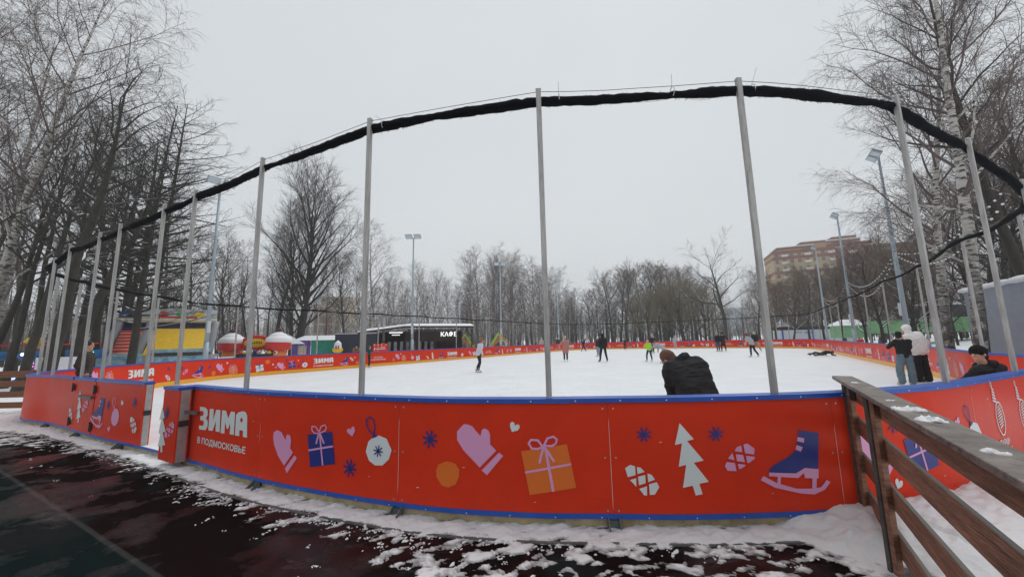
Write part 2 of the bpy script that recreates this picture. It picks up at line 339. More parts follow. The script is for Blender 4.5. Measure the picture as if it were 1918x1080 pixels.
P('person in black jacket, blue jeans and beige hat, left one of the standing pair', 1346, 658, 619, 5, top=(.02, .02, .022), leg=(.05, .08, .14), hat=(.4, .33, .25), hair=None, bulk=1.12)
P('person all in black pointing right, right one of the standing pair', 1356, 658, 622, 5, top=BK, leg=BK, hat=(.015, .015, .015), hair=None, over=dict(elR=(.4, .05, 1.28), wrR=(.6, .1, 1.12), **stride(.05, .12)), coat=True)
P('person in grey hoodie and navy leggings leaning into a skating turn at right', 1409, 668, 623, 20, top=(.42, .42, .42), leg=(.015, .02, .05), hat=(.3, .03, .05), hair=None, hood='down', build=1.15, over=dict(hip=(.03, -.05, .92), hL=(-.07, -.05, .9), hR=(.12, -.05, .9), kL=(-.08, .0, .5), aL=(-.08, .0, .09), tL=(-.08, .15, .04), kR=(.24, -.04, .52), aR=(.5, -.12, .1), tR=(.54, 0, .05), chest=(-.02, .12, 1.25), neck=(-.03, .2, 1.4), head=(-.04, .27, 1.55), shL=(-.2, .16, 1.36), shR=(.16, .16, 1.38), elL=(-.32, .1, 1.12), wrL=(-.36, .2, .9)))
P('person in black jacket and fair hair with beige trousers, behind the grey hoodie at right', 1416, 658, 621, -20, top=BK, leg=(.3, .27, .23), hair=(.6, .5, .32), over=dict(aR=(.42, .1, .12), tR=(.5, .2, .06), kR=(.22, .08, .52)))
# fallen skater
x, y = feet(1545, 667); human('person in black fallen on the ice by the right boards', (x, y, .14), 0, 1.65, top=BK, leg=(.05, .05, .06), shoe=(.1, .1, .1), hair=None, hat=(.02, .02, .02), over=dict(
    hip=(-.15, .05, .16), waist=(.03, .05, .24), chest=(.22, .03, .3), neck=(.42, 0, .3), head=(.58, -.02, .24), shL=(.35, .16, .3), shR=(.35, -.16, .28), elL=(.2, .3, .14), wrL=(.42, .36, .06), elR=(.3, -.34, .1), wrR=(.5, -.4, .06),
    hL=(-.17, .14, .17), hR=(-.17, -.05, .15), kL=(-.52, .2, .28), aL=(-.92, .25, .12), tL=(-1.06, .25, .2), kR=(-.5, -.14, .12), aR=(-.88, -.18, .08), tR=(-1.0, -.18, .18), face=(.5, -.2, -.8)))
# spectators behind the left boards
x, y = at(667, 27.6); human('person in brown hooded coat leaning on the left boards before the container', (x, y, 0), -150, 1.78, top=(.2, .14, .09), hair=None, hat=(.02, .018, .018), coat=True, skates=False, bulk=1.15, hood='down', over=dict(chest=(0, .16, 1.26), neck=(0, .26, 1.42), head=(0, .33, 1.57), shL=(-.18, .22, 1.38), shR=(.18, .22, 1.38), elL=(-.2, .35, 1.2), wrL=(-.1, .5, 1.22), elR=(.2, .35, 1.2), wrR=(.1, .5, 1.22)))
P('person in dark green jacket half hidden behind a near pole at the left boards', 691, 688, 648, -60, top=(.02, .07, .05), leg=BK, hair=(.1, .1, .1))
# the big near figures
x, y = at(1289, 4.9)
human('person in black hooded jacket bending forward just inside the near boards, seen from behind', (x, y, .14), 2, 1.82, near=True, top=(.013, .013, .015), leg=(.012, .012, .014), hair=(.13, .065, .045), hood='down', build=1.38, bulk=1.12, over=dict(
    hip=(-.03, -.18, .84), waist=(-.03, -.1, .97), chest=(-.02, .04, 1.12), neck=(-.05, .17, 1.22), head=(-.14, .28, 1.25), shL=(-.25, .08, 1.11), shR=(.19, .1, 1.18), elL=(-.25, .03, .86), wrL=(-.18, .06, .62), elR=(.25, .2, .92), wrR=(.12, .34, .72),
    hL=(-.1, -.2, .82), hR=(.1, -.2, .82), kL=(-.02, .12, .5), kR=(.24, .12, .5), aL=(.02, -.06, .09), tL=(0, .1, .04), aR=(.3, -.06, .09), tR=(.32, .1, .04), face=(-.35, .7, -.6)))
x, y = feet(1703, 721)
human('dark haired person in black top and baggy washed jeans hugged by the white hoodie', (x, y, .14), -20, 1.62, near=True, top=(.014, .014, .017), leg=(.13, .19, .23), shoe=(.55, .5, .5), hair=(.012, .01, .01), baggy=1, over=dict(
    kL=(-.15, .05, .5), kR=(.13, .02, .5), aL=(-.16, 0, .09), aR=(.12, 0, .09), tL=(-.2, .14, .04), tR=(.12, .16, .04),
    elL=(-.34, .1, 1.22), wrL=(-.16, .24, 1.4), elR=(.25, .15, 1.2), wrR=(.2, .3, 1.3), head=(-.02, .05, 1.62), face=(.75, .65, 0)))
x, y = feet(1731, 717)
human('person in white hooded sweatshirt and wide black trousers seen from behind at right', (x, y, .14), 5, 1.83, near=True, top=(.82, .79, .76), leg=(.013, .013, .015), shoe=(.02, .02, .02), hair=None, hood='up', baggy=1, build=1.5, bulk=1.32, over=dict(
    chest=(-.05, .04, 1.28), neck=(-.12, .08, 1.45), head=(-.17, .14, 1.6), shL=(-.27, .06, 1.36), shR=(.13, .04, 1.44), elL=(-.32, .2, 1.16), wrL=(-.28, .36, 1.1), elR=(.32, .02, 1.2), wrR=(.42, .12, 1.0), kL=(-.12, .02, .5), kR=(.14, .02, .5), aL=(-.14, 0, .09), aR=(.18, 0, .09), hip=(0, 0, .94), face=(-.75, .65, 0)))
x, y = at(1850, 5.9)
human('person in black beanie and black coat crouching inside the near right boards, face turned left', (x, y, .14), 15, 1.75, near=True, top=(.014, .014, .015), leg=BK, hat=(.01, .01, .01), hair=(.03, .02, .02), hood='down', build=1.2, bulk=1.25, over=dict(
    hip=(.06, -.12, .5), waist=(.04, -.02, .68), chest=(.02, .08, .86), neck=(-.02, .1, 1.05), head=(-.05, .13, 1.22), shL=(-.22, .08, .97), shR=(.22, .06, 1.0), elL=(-.3, .25, .75), wrL=(-.2, .42, .62), elR=(.28, .22, .75), wrR=(.15, .4, .62),
    hL=(-.04, -.12, .48), hR=(.15, -.12, .48), kL=(-.14, .3, .52), kR=(.2, .3, .52), aL=(-.14, -.05, .09), aR=(.2, -.05, .09), tL=(-.16, .12, .04), tR=(.22, .12, .04), face=(-.97, .2, -.08)))
x, y = at(163, 10.4)
human('dark haired person in brown jacket standing inside the left corner of the rink, looking right', (x, y, .14), -60, 1.86, near=True, top=(.045, .035, .03), leg=BK, hair=(.035, .022, .015), bulk=1.12, over=dict(elL=(-.24, -.08, 1.15), wrL=(-.2, .0, .95), elR=(.25, -.05, 1.14), wrR=(.22, .08, .95), face=(.2, 1, 0)))
# white skating aid
x, y = at(136, 10.0); r = empty('skating_aid', (x, y, .125), rad(20), label='white plastic skating support beside the person in the brown jacket', cat='skating aid')
AID = mat('aid_white', (.68, .66, .6), .4)
mb = MB(); mb.tube([(-.35, 0, .42), (-.1, 0, .62), (.25, 0, .72), (.5, 0, .7)], [.1, .17, .17, .1], 14, AID); mb.tube([(-.4, 0, .12), (.5, 0, .12)], .1, 12, AID); mb.tube([(0, 0, .1), (0, 0, .6)], .12, 10, AID); mb.tube([(.35, 0, .1), (.3, 0, .65)], .1, 10, AID); mb.build('body', r, True)
mb = MB(); mb.tube([(.3, -.15, .7), (.36, -.15, .95), (.36, .15, .95), (.3, .15, .7)], .02, 8, DARK); mb.build('handle', r); mb = MB(); mb.ball((-.36, -.07, .47), .035, DARK, 8, 6); mb.build('nose', r, True)
# ------------------------------------------------------------------ rink outline (arc length s, off = metres towards the ice)
CP=[(-12.2,9.55),(-10.8,8.95),(-9.15,8.05),(-7.75,7.3),(-6.4,6.63),(-5.2,6.0),(-3.12,4.87),(-1.18,4.09),(0,3.82),(.91,3.74),(1.69,3.69),(2.96,3.73),(3.98,3.93),(4.85,4.22),(6.95,5.2),(8.7,6.0),(10.3,7.15),(11.5,8.6),(12.4,10.2)]
def nt(n,t): return (n*.842+t*.54,-n*.54+t*.842)
CP+=[nt(5.4,t) for t in (20,26,32,38,44,50)]
for cn,a0 in ((-2.4,0),(-15.8,90)):
    for a in ((15,30,45,60,75,90) if a0==0 else (90,105,120,135,150,165,180)):
        CP.append(nt(cn+7.9*math.cos(math.radians(a)),50+7.9*math.sin(math.radians(a))))
CP+=[nt(-23.7,t) for t in (44,38,32,26,20,14)]
CP+=[(-15.0,20.6),(-15.4,18.2),(-15.2,15.8),(-14.8,13.9),(-14.1,12.1),(-13.2,10.5)]
def spline(cp,n=16):
    out=[];N=len(cp)
    for i in range(N):
        p0,p1,p2,p3=cp[i-1],cp[i],cp[(i+1)%N],cp[(i+2)%N]
        for k in range(n):
            t=k/n
            out.append(tuple(.5*((2*p1[j])+(-p0[j]+p2[j])*t+(2*p0[j]-5*p1[j]+4*p2[j]-p3[j])*t*t+(-p0[j]+3*p1[j]-3*p2[j]+p3[j])*t**3) for j in (0,1)))
    return out
PP=spline(CP);PS=[0]
for i in range(len(PP)):
    a,b=PP[i],PP[(i+1)%len(PP)];PS.append(PS[-1]+math.hypot(b[0]-a[0],b[1]-a[1]))
PL=PS[-1]
def path(s,off=0):
    "point at arc s, moved off metres to the inside"
    s%=PL;i=min(bisect.bisect_right(PS,s)-1,len(PP)-1)
    a,b=PP[i],PP[(i+1)%len(PP)];u=(s-PS[i])/(PS[i+1]-PS[i])
    # smooth tangent
    c=PP[i-1];d=PP[(i+2)%len(PP)]
    t0=(b[0]-c[0],b[1]-c[1]);t1=(d[0]-a[0],d[1]-a[1])
    l0=math.hypot(*t0);l1=math.hypot(*t1)
    tx=t0[0]/l0*(1-u)+t1[0]/l1*u;ty=t0[1]/l0*(1-u)+t1[1]/l1*u;l=math.hypot(tx,ty);tx/=l;ty/=l
    return (a[0]+(b[0]-a[0])*u-ty*off,a[1]+(b[1]-a[1])*u+tx*off,tx,ty)

LIB, NEAR = ({'zima': [('w', [(-670, 152), (-508, 152), (-426, 124), (-406, 54), (-452, 3), (-390, -27), (-383, -101), (-431, -157), (-631, -168), (-646, -111), (-536, -108), (-504, -88), (-512, -46), (-543, -33), (-621, -36), (-629, 22), (-556, 30), (-531, 48), (-537, 80), (-569, 97), (-655, 94)]), ('w', [(-357, 143), (-245, 144), (-232, -3), (-171, 141), (-49, 145), (-24, -146), (-140, -147), (-151, -12), (-225, -149), (-353, -152)]), ('w', [(-4, 145), (105, 146), (178, 52), (235, 146), (341, 144), (351, -147), (246, -150), (241, -3), (194, -84), (158, -84), (102, -2), (108, -153), (2, -155)]), ('w', [(421, 146), (524, 168), (593, 162), (638, 122), (670, -153), (574, -151), (563, -75), (481, -75), (486, -149), (380, -152), (369, 110)]), ('r', [(507, 91), (474, 52), (517, 19), (550, 58)])], 'mitten_tall': [('p', [(-223, 147), (-216, 208), (-156, 237), (-73, 217), (10, 133), (19, 187), (48, 202), (91, 182), (107, 128), (98, 49), (150, 2), (8, -160), (-110, -62), (-197, 62)]), ('p', [(181, -23), (223, -52), (67, -237), (27, -188)])], 'gift_blue': [('b', [(-222, 107), (158, 171), (222, -171), (-155, -244)]), ('p', [(-40, 139), (-17, 140), (51, -203), (30, -207)]), ('p', [(-195, -52), (184, 23), (188, 4), (-190, -72)]), ('p', [(-23, 153), (-87, 213), (-103, 205), (-39, 145)]), ('p', [(-86, 213), (-155, 215), (-156, 201), (-88, 199)]), ('p', [(-161, 211), (-162, 166), (-142, 166), (-140, 211)]), ('p', [(-163, 167), (-117, 129), (-102, 138), (-147, 176)]), ('p', [(-118, 129), (-50, 128), (-49, 142), (-117, 143)]), ('p', [(-51, 128), (-23, 150), (-38, 159), (-65, 137)]), ('p', [(-26, 149), (5, 218), (-14, 222), (-45, 153)]), ('p', [(-6, 209), (58, 232), (50, 244), (-15, 221)]), ('p', [(39, 235), (71, 202), (86, 210), (55, 243)]), ('p', [(68, 214), (48, 171), (66, 168), (86, 210)]), ('p', [(58, 181), (-10, 152), (-1, 140), (68, 169)]), ('p', [(6, 153), (-36, 162), (-42, 148), (0, 140)]), ('p', [(-48, 151), (-86, 20), (-61, 18), (-24, 148)]), ('p', [(-40, 146), (38, 29), (60, 38), (-18, 154)])], 'heart': [('p', [(-57, 15), (-22, 32), (-2, 18), (13, 53), (45, 51), (57, 10), (21, -53), (-54, -12)])], 'bauble': [('w', [(-79, 25), (10, 56), (107, 29), (173, -81), (141, -177), (63, -243), (-32, -251), (-116, -210), (-161, -120), (-131, -17)]), ('b', [(-70, 69), (-46, 71), (-15, 43), (-83, 19)]), ('b', [(-50, 66), (-40, 150), (-56, 151), (-67, 67)]), ('b', [(-39, 146), (-62, 222), (-78, 219), (-56, 142)]), ('b', [(-61, 221), (-119, 251), (-129, 240), (-70, 210)]), ('b', [(-123, 251), (-173, 213), (-161, 204), (-112, 242)]), ('b', [(-173, 213), (-165, 147), (-148, 149), (-156, 215)]), ('b', [(-167, 150), (-112, 81), (-98, 88), (-152, 157)]), ('b', [(-115, 82), (-58, 63), (-51, 74), (-107, 94)]), ('b', [(-54, -88), (65, -104), (63, -117), (-57, -102)]), ('b', [(-25, -51), (45, -146), (34, -154), (-36, -59)]), ('b', [(21, -44), (1, -163), (-12, -162), (8, -42)]), ('b', [(58, -71), (-41, -145), (-49, -134), (50, -61)])], 'star_s': [('b', [(-88, 24), (93, -5), (89, -24), (-93, 4)]), ('b', [(-42, 81), (60, -68), (43, -80), (-59, 69)]), ('b', [(30, 89), (-8, -93), (-28, -90), (10, 93)]), ('b', [(83, 45), (-71, -63), (-82, -47), (72, 62)])], 'star': [('b', [(-81, 28), (86, -9), (81, -29), (-86, 9)]), ('b', [(-36, 82), (53, -71), (37, -81), (-52, 71)]), ('b', [(31, 87), (-10, -91), (-29, -87), (12, 91)]), ('b', [(79, 41), (-68, -59), (-78, -42), (69, 58)])], 'mitten': [('p', [(-235, 164), (-164, 237), (-118, 234), (-72, 217), (-41, 179), (10, 127), (22, 182), (48, 202), (89, 183), (107, 146), (106, 51), (166, -7), (-2, -169), (-169, -11), (-235, 83)]), ('p', [(194, -23), (235, -54), (70, -237), (17, -194)])], 'ball': [('o', [(-15, 122), (39, 117), (84, 104), (123, 51), (120, -19), (84, -90), (6, -122), (-62, -109), (-120, -33), (-123, 37), (-98, 89)])], 'heart_w': [('w', [(-47, 29), (-26, 49), (-2, 34), (0, 6), (21, 24), (47, 15), (47, -10), (28, -35), (-30, -49), (-47, -1)])], 'gift_orange': [('o', [(-257, 123), (185, 191), (257, -202), (-184, -272)]), ('p', [(-35, 155), (-9, 159), (53, -235), (27, -239)]), ('p', [(-225, -60), (217, 20), (221, 1), (-222, -81)]), ('p', [(-35, 167), (-84, 236), (-101, 224), (-52, 155)]), ('p', [(-84, 236), (-160, 241), (-162, 221), (-86, 216)]), ('p', [(-161, 240), (-192, 199), (-176, 188), (-145, 229)]), ('p', [(-192, 197), (-160, 142), (-142, 152), (-174, 207)]), ('p', [(-160, 142), (-94, 137), (-91, 156), (-157, 161)]), ('p', [(-99, 136), (-38, 158), (-44, 176), (-105, 155)]), ('p', [(-29, 169), (14, 246), (-4, 255), (-47, 178)]), ('p', [(0, 235), (66, 253), (62, 272), (-5, 254)]), ('p', [(49, 256), (89, 226), (102, 241), (62, 272)]), ('p', [(83, 243), (69, 194), (88, 189), (103, 239)]), ('p', [(79, 207), (31, 180), (41, 163), (89, 191)]), ('p', [(47, 184), (-40, 188), (-41, 168), (45, 164)]), ('p', [(-51, 169), (-96, 19), (-72, 13), (-28, 163)]), ('p', [(-44, 163), (49, 26), (69, 39), (-24, 177)])], 'star_2': [('b', [(-60, 34), (67, -20), (60, -34), (-67, 20)]), ('b', [(-15, 68), (30, -62), (15, -68), (-30, 62)]), ('b', [(39, 61), (-25, -67), (-39, -61), (25, 67)]), ('b', [(70, 19), (-65, -34), (-70, -19), (65, 33)])], 'star_3': [('b', [(-62, 35), (70, -22), (62, -36), (-70, 21)]), ('b', [(-14, 67), (30, -62), (14, -67), (-30, 62)]), ('b', [(43, 60), (-28, -66), (-43, -60), (28, 66)]), ('b', [(74, 17), (-69, -32), (-74, -18), (69, 31)])], 'tree': [('w', [(-83, 322), (38, 174), (-27, 159), (113, -18), (19, -36), (143, -205), (53, -221), (76, -311), (11, -322), (-9, -236), (-100, -254), (-53, -53), (-123, -68), (-76, 139), (-143, 125)])], 'sole_w': [('w', [(-150, 103), (-101, 134), (-57, 120), (-57, 43), (-129, 24)]), ('w', [(-41, 116), (-6, 109), (27, 73), (-40, 52)]), ('w', [(-112, 0), (-54, 16), (-57, -59)]), ('w', [(-37, 30), (30, 47), (29, -26), (-33, -45)]), ('w', [(51, 60), (89, 48), (115, 6), (53, -17)]), ('w', [(-33, -76), (39, -53), (35, -134), (8, -132)]), ('w', [(59, -35), (130, -16), (150, -59), (106, -124), (59, -129)])], 'sole_p': [('p', [(-35, 67), (-15, 92), (25, 104), (31, 45), (-39, 53)]), ('p', [(47, 111), (83, 121), (148, 74), (139, 21), (54, 35)]), ('p', [(-112, -9), (-66, 40), (-51, -24)]), ('p', [(-34, 28), (33, 20), (43, -44), (-31, -33)]), ('p', [(59, 13), (142, 1), (137, -17), (80, -52), (64, -49)]), ('p', [(-127, -38), (-52, -49), (-43, -121), (-129, -115), (-148, -74)]), ('p', [(-26, -56), (47, -67), (36, -83), (-17, -106)])], 'skate': [('b', [(90, 286), (286, 256), (233, -69), (101, -54), (5, -98), (-248, -83), (-229, -44), (-191, -17), (-48, 49), (35, 107), (69, 227)]), ('p', [(68, 226), (132, 213), (124, 172), (58, 190)]), ('p', [(49, 156), (106, 133), (81, 94), (31, 117)]), ('p', [(-247, -79), (8, -95), (101, -50), (234, -67), (222, -148), (87, -139), (85, -94), (25, -137), (-251, -111)]), ('p', [(-169, -117), (-140, -120), (-151, -185), (-182, -179)]), ('p', [(161, -143), (204, -145), (189, -234), (146, -232)]), ('p', [(-304, -108), (-186, -172), (-5, -228), (164, -235), (241, -223), (302, -165), (335, -187), (276, -247), (166, -286), (34, -272), (-203, -214), (-335, -143)])]}, [('zima', 9.17, 0.741), ('mitten_tall', 10.603, 0.495), ('gift_blue', 11.203, 0.608), ('heart', 11.637, 0.796), ('bauble', 12.011, 0.721), ('star_s', 11.638, 0.413), ('star', 12.639, 0.774), ('mitten', 13.169, 0.695), ('ball', 12.833, 0.447), ('heart_w', 13.525, 0.915), ('gift_orange', 13.838, 0.565), ('star_2', 14.753, 0.84), ('star_3', 15.424, 0.837), ('tree', 15.174, 0.62), ('sole_w', 14.709, 0.434), ('sole_p', 15.625, 0.624), ('skate', 16.132, 0.562)])
def stations(s0, s1, st=.1):
    out = [s0]; k = math.floor(s0/st)+1
    while k*st < s1-1e-6:
        if k*st > s0+1e-6: out.append(k*st)
        k += 1
    return out+[s1]
def strip(mb, s0, s1, oa, ob, z0, z1, m_, st=.1):
    S = stations(s0, s1, st); vs = []
    for s in S:
        a = path(s, oa); b = path(s, ob); vs += [(a[0], a[1], z0), (a[0], a[1], z1), (b[0], b[1], z1), (b[0], b[1], z0)]
    fs = []
    for i in range(len(S)-1):
        o = i*4
        for k in range(4): l = (k+1) % 4; fs.append((o+k, o+4+k, o+4+l, o+l))
    fs.append((0, 1, 2, 3)); e = 4*(len(S)-1); fs.append((e+3, e+2, e+1, e)); mb.add(vs, fs, m_)
def clip_cols(poly, st=.1):
    "cut a convex (s,z) polygon into columns at multiples of st"
    out = []; s0 = min(p[0] for p in poly); s1 = max(p[0] for p in poly)
    k = math.floor(s0/st+1e-9)
    while k*st < s1-1e-6:
        q = poly
        for lim, sg in ((k*st, 1), ((k+1)*st, -1)):
            r = []
            for i in range(len(q)):
                a, b = q[i], q[(i+1) % len(q)]; da, db = (a[0]-lim)*sg, (b[0]-lim)*sg
                if da >= 0: r.append(a)
                if (da > 0 > db) or (da < 0 < db):
                    u = da/(da-db); r.append((a[0]+(b[0]-a[0])*u, a[1]+(b[1]-a[1])*u))
            q = r
            if len(q) < 3: break
        if len(q) >= 3: out.append(q)
        k += 1
    return out
def stamp(mb, tris, s0, z0, side, lift, m_, scale=1, mirror=False):
    "print triangles (x,y metres) on the outer (side=-1) or inner (side=1) face"
    off0 = -lift if side < 0 else .12+lift; sg = 1 if side < 0 else -1
    for t in tris:
        poly = [(s0+sg*p[0]*scale, z0+p[1]*scale) for p in t]
        for q in clip_cols(poly):
            vs = [(*path(p[0], off0)[:2], p[1]) for p in q]; mb.add(vs, [tuple(range(len(vs)))], m_)
def tri(poly):
    P = [Vector((p[0], p[1], 0)) for p in poly]
    return [[poly[i] for i in t] for t in tessellate_polygon([P])]
LT = {k: [(m_, tri([(a/1000, b/1000) for a, b in q])) for m_, q in v] for k, v in LIB.items()}
LT['gift_white'] = [({'b': 'w', 'p': 'b'}[m_], t) for m_, t in LT['gift_blue']]
_l = LT['bauble']; LT['bauble_pink'] = [('p', t) for m_, t in _l[:9]]
TXT = {}
def lettering(txt, w, h):
    k = txt
    if k not in TXT:
        vs, fs = text_mesh(txt, 1, .025); x0 = min(v.x for v in vs); x1 = max(v.x for v in vs); y0 = min(v.y for v in vs); y1 = max(v.y for v in vs)
        TXT[k] = [[((vs[i].x-x0)/(x1-x0)-.5, (vs[i].y-y0)/(y1-y0)-.5) for i in f] for f in fs]
    out = []
    for f in TXT[k]:
        q = [(p[0]*w, p[1]*h) for p in f]
        out += tri(q) if len(q) > 3 else [q]
    return out
def put(mb, name, s, z, side, scale=1, lift=.006):
    if name == 'logo':
        for i, (m_, t) in enumerate(LT['zima']): stamp(mb, t, s, z, side, lift+(.0008 if m_ == 'r' else 0), PM[m_], scale)
        stamp(mb, lettering('В ПОДМОСКОВЬЕ', 1.31*scale, .105*scale), s, z-.32*scale, side, lift, WHITE); return
    if name == 'slogan':
        stamp(mb, lettering('КАТАЙТЕСЬ', .78, .12), s, z+.09, side, lift, WHITE); stamp(mb, lettering('С УДОВОЛЬСТВИЕМ', 1.3, .12), s, z-.09, side, lift, WHITE); return
    if name == 'emblem':
        ring = lambda rx, ry, cx, cy, w, n=18: [[(cx+(rx+e)*math.cos(a), cy+(ry+e)*math.sin(a)) for a, e in ((2*math.pi*k/n, w/2), (2*math.pi*(k+1)/n, w/2), (2*math.pi*(k+1)/n, -w/2), (2*math.pi*k/n, -w/2))] for k in range(n)]
        q = ring(.125, .19, 0, -.04, .018)
        for k in range(8):
            y = -.15+k*.032; w_ = .075*math.sqrt(max(.05, 1-((y+.05)/.15)**2)); q.append([(-w_, y), (w_, y+.03), (w_, y+.045), (-w_, y+.015)])
        for k in range(5):
            y = .17+k*.035; w_ = .055-.006*k; q.append([(-.09-w_, y), (-.09+w_, y-.03), (-.09+w_, y-.008), (-.09-w_, y+.022)])
        q += ring(.022, .028, -.12, .36, .012, 10)
        for p in q: stamp(mb, tri([(a*scale, b*scale) for a, b in p]), s, z, side, lift, WHITE)
        stamp(mb, lettering('ПАРКИ', .3*scale, .075*scale), s, z-.31*scale, side, lift, WHITE); stamp(mb, lettering('ПОДМОСКОВЬЯ', .42*scale, .06*scale), s, z-.41*scale, side, lift, WHITE); return
    for i, (m_, t) in enumerate(LT[name]): stamp(mb, t, s, z, side, lift+(.0012*min(i, 3) if i else 0), PM[m_], scale)
# ------------------------------------------------------------------ the setting
def wn(x, y, s, o=0): return noise.noise(Vector((x*s, y*s, o)))
# snow ground: one sheet to the horizon, rising to a bank beyond the right hand boards
def ground_z(x, y):
    n = .842*x-.54*y; t = .54*x+.842*y
    u = min(1, max(0, (n-11)/22)); u = u*u*(3-2*u)
    w = min(1, max(0, (t-4)/10))*min(1, max(0, (95-t)/30))
    far = min(1, max(0, (math.hypot(x, y)-90)/200))
    return 1.75*u*w+wn(x, y, .12)*.12*u*w+far*1.2-.03*(1-u)
def axis(lo, hi, fine_lo, fine_hi, st, g=1.35):
    a = []; x = fine_lo
    while x <= fine_hi: a.append(x); x += st
    d = st; x = fine_lo
    while x > lo: d *= g; x -= d; a.insert(0, x)
    d = st; x = fine_hi
    while x < hi: d *= g; x += d; a.append(x)
    return a
gx = axis(-1500, 1500, -60, 90, 2); gy = axis(-400, 2200, -10, 110, 2); vs = []; fs = []
for y in gy:
    for x in gx: vs.append((x, y, ground_z(x, y)))
for j in range(len(gy)-1):
    for i in range(len(gx)-1): a = j*len(gx)+i; fs.append((a, a+1, a+1+len(gx), a+len(gx)))
g = MB(); g.add(vs, fs, SNOW); tag(g.build('snow_ground', smooth=True), kind='structure')
# rubber and asphalt yard in front
ym = bpy.data.materials.new('wet_yard'); ym.use_nodes = True; nt = ym.node_tree; b = nt.nodes['Principled BSDF']
def N(t, **k):
    n = nt.nodes.new(t)
    for a, v in k.items(): setattr(n, a, v)
    return n
tc = N('ShaderNodeTexCoord')
def nz(scale, det=6, rough=.6, stretch=(1, 1, 1), rot=0):
    mp = N('ShaderNodeMapping'); mp.inputs['Scale'].default_value = stretch; mp.inputs['Rotation'].default_value = (0, 0, rot); nt.links.new(tc.outputs['Object'], mp.inputs['Vector'])
    n = N('ShaderNodeTexNoise'); n.inputs['Scale'].default_value = scale; n.inputs['Detail'].default_value = det; n.inputs['Roughness'].default_value = rough; nt.links.new(mp.outputs[0], n.inputs['Vector']); return n.outputs['Fac']
def mrange(v, a, b_, c=0, d=1):
    n = N('ShaderNodeMapRange'); n.inputs['From Min'].default_value = a; n.inputs['From Max'].default_value = b_; n.inputs['To Min'].default_value = c; n.inputs['To Max'].default_value = d; nt.links.new(v, n.inputs['Value']); return n.outputs[0]
def mixc(f, a, c):
    n = N('ShaderNodeMix', data_type='RGBA')
    if hasattr(f, 'links'): nt.links.new(f, n.inputs['Factor'])
    else: n.inputs['Factor'].default_value = f
    for v, q in ((a, 'A'), (c, 'B')):
        if hasattr(v, 'links'): nt.links.new(v, n.inputs[q])
        else: n.inputs[q].default_value = (*v, 1)
    return n.outputs['Result']
def mth(op, a, c):
    n = N('ShaderNodeMath', operation=op)
    for i, v in enumerate((a, c)):
        if hasattr(v, 'links'): nt.links.new(v, n.inputs[i])
        else: n.inputs[i].default_value = v
    return n.outputs[0]
sep = N('ShaderNodeSeparateXYZ'); nt.links.new(tc.outputs['Object'], sep.inputs[0])
# distance from the seam line (-6.27,5.09)-(-3.14,3.36)
nx, ny = .484, .875
dl = mth('SUBTRACT', mth('ADD', mth('MULTIPLY', sep.outputs['X'], nx), mth('MULTIPLY', sep.outputs['Y'], ny)), -6.27*nx+5.09*ny)
side = mrange(dl, -.01, .01)
seam = mrange(mth('ABSOLUTE', dl, 0), .012, .03, 1, 0)
col = mixc(side, (.0085, .0145, .0142), (.0115, .0056, .0055))
col = mixc(mrange(nz(.9, 4, .5), .52, .6), col, (.016, .0175, .018))
col = mixc(mrange(nz(14, 8, .75), .35, .75, 0, .55), col, (.008, .008, .009))
col = mixc(mth('MULTIPLY', mrange(nz(5, 8, .8, (.35, 1, 1), .5), .54, .72, 0, .6), mrange(nz(.8, 3, .5), .5, .62)), col, (.14, .15, .165))
col = mixc(mth('MULTIPLY', seam, .5), col, (.06, .06, .06))
nt.links.new(col, b.inputs['Base Color'])
nt.links.new(mrange(nz(1.3, 6, .6), .38, .62, .09, .42), b.inputs['Roughness']); nt.links.new(mrange(nz(.75, 5, .6), .5, .62, .0, .2), b.inputs['Specular IOR Level'])
bp = N('ShaderNodeBump'); bp.inputs['Strength'].default_value = .7; bp.inputs['Distance'].default_value = .006; nt.links.new(mth('ADD', mth('MULTIPLY', nz(40, 6, .7), .5), nz(3, 5, .6)), bp.inputs['Height']); nt.links.new(bp.outputs[0], b.inputs['Normal'])
poly = [path(s, .02)[:2] for s in [k*.25 for k in range(0, 66)]]
poly = [(-21, 8.9), (-12.9, 9.8)]+poly+[(3.1, 3.5), (1.2, .6), (-2.6, -5.2), (-25, -6)]
P = [Vector((p[0], p[1], 0)) for p in poly]; g = MB(); g.add([(p[0], p[1], .004) for p in poly], [tuple(t) for t in tessellate_polygon([P])], ym)
tag(g.build('yard_paving'), kind='structure')
# ice
ice = bpy.data.materials.new('ice_surface'); ice.use_nodes = True; nt = ice.node_tree; b = nt.nodes['Principled BSDF']; tc = N('ShaderNodeTexCoord')
col = mixc(mrange(nz(.5, 6, .7), .35, .65), (.70, .725, .75), (.77, .79, .81))
col = mixc(mrange(nz(2.2, 8, .8, (.2, 4, 1), .4), .52, .66, 0, .6), col, (.52, .56, .6))
col = mixc(mrange(nz(3.1, 8, .8, (4, .2, 1), .9), .53, .66, 0, .55), col, (.54, .58, .62))
nt.links.new(col, b.inputs['Base Color']); nt.links.new(mrange(nz(1.5), .3, .7, .38, .7), b.inputs['Roughness']); b.inputs['Specular IOR Level'].default_value = .35
bp = N('ShaderNodeBump'); bp.inputs['Strength'].default_value = .25; bp.inputs['Distance'].default_value = .01; nt.links.new(nz(12, 6, .7, (1, .3, 1), .4), bp.inputs['Height']); nt.links.new(bp.outputs[0], b.inputs['Normal'])
poly = [path(PL*k/400, .02)[:2] for k in range(400)]; P = [Vector((p[0], p[1], 0)) for p in poly]; g = MB(); g.add([(p[0], p[1], .12) for p in poly], [tuple(t) for t in tessellate_polygon([P])], ice)
tag(g.build('ice'), kind='structure')
FOAM = mat('rink_base_foam', (.42, .34, .2), .8, bump=1, bscale=12, var=.35, vscale=6)
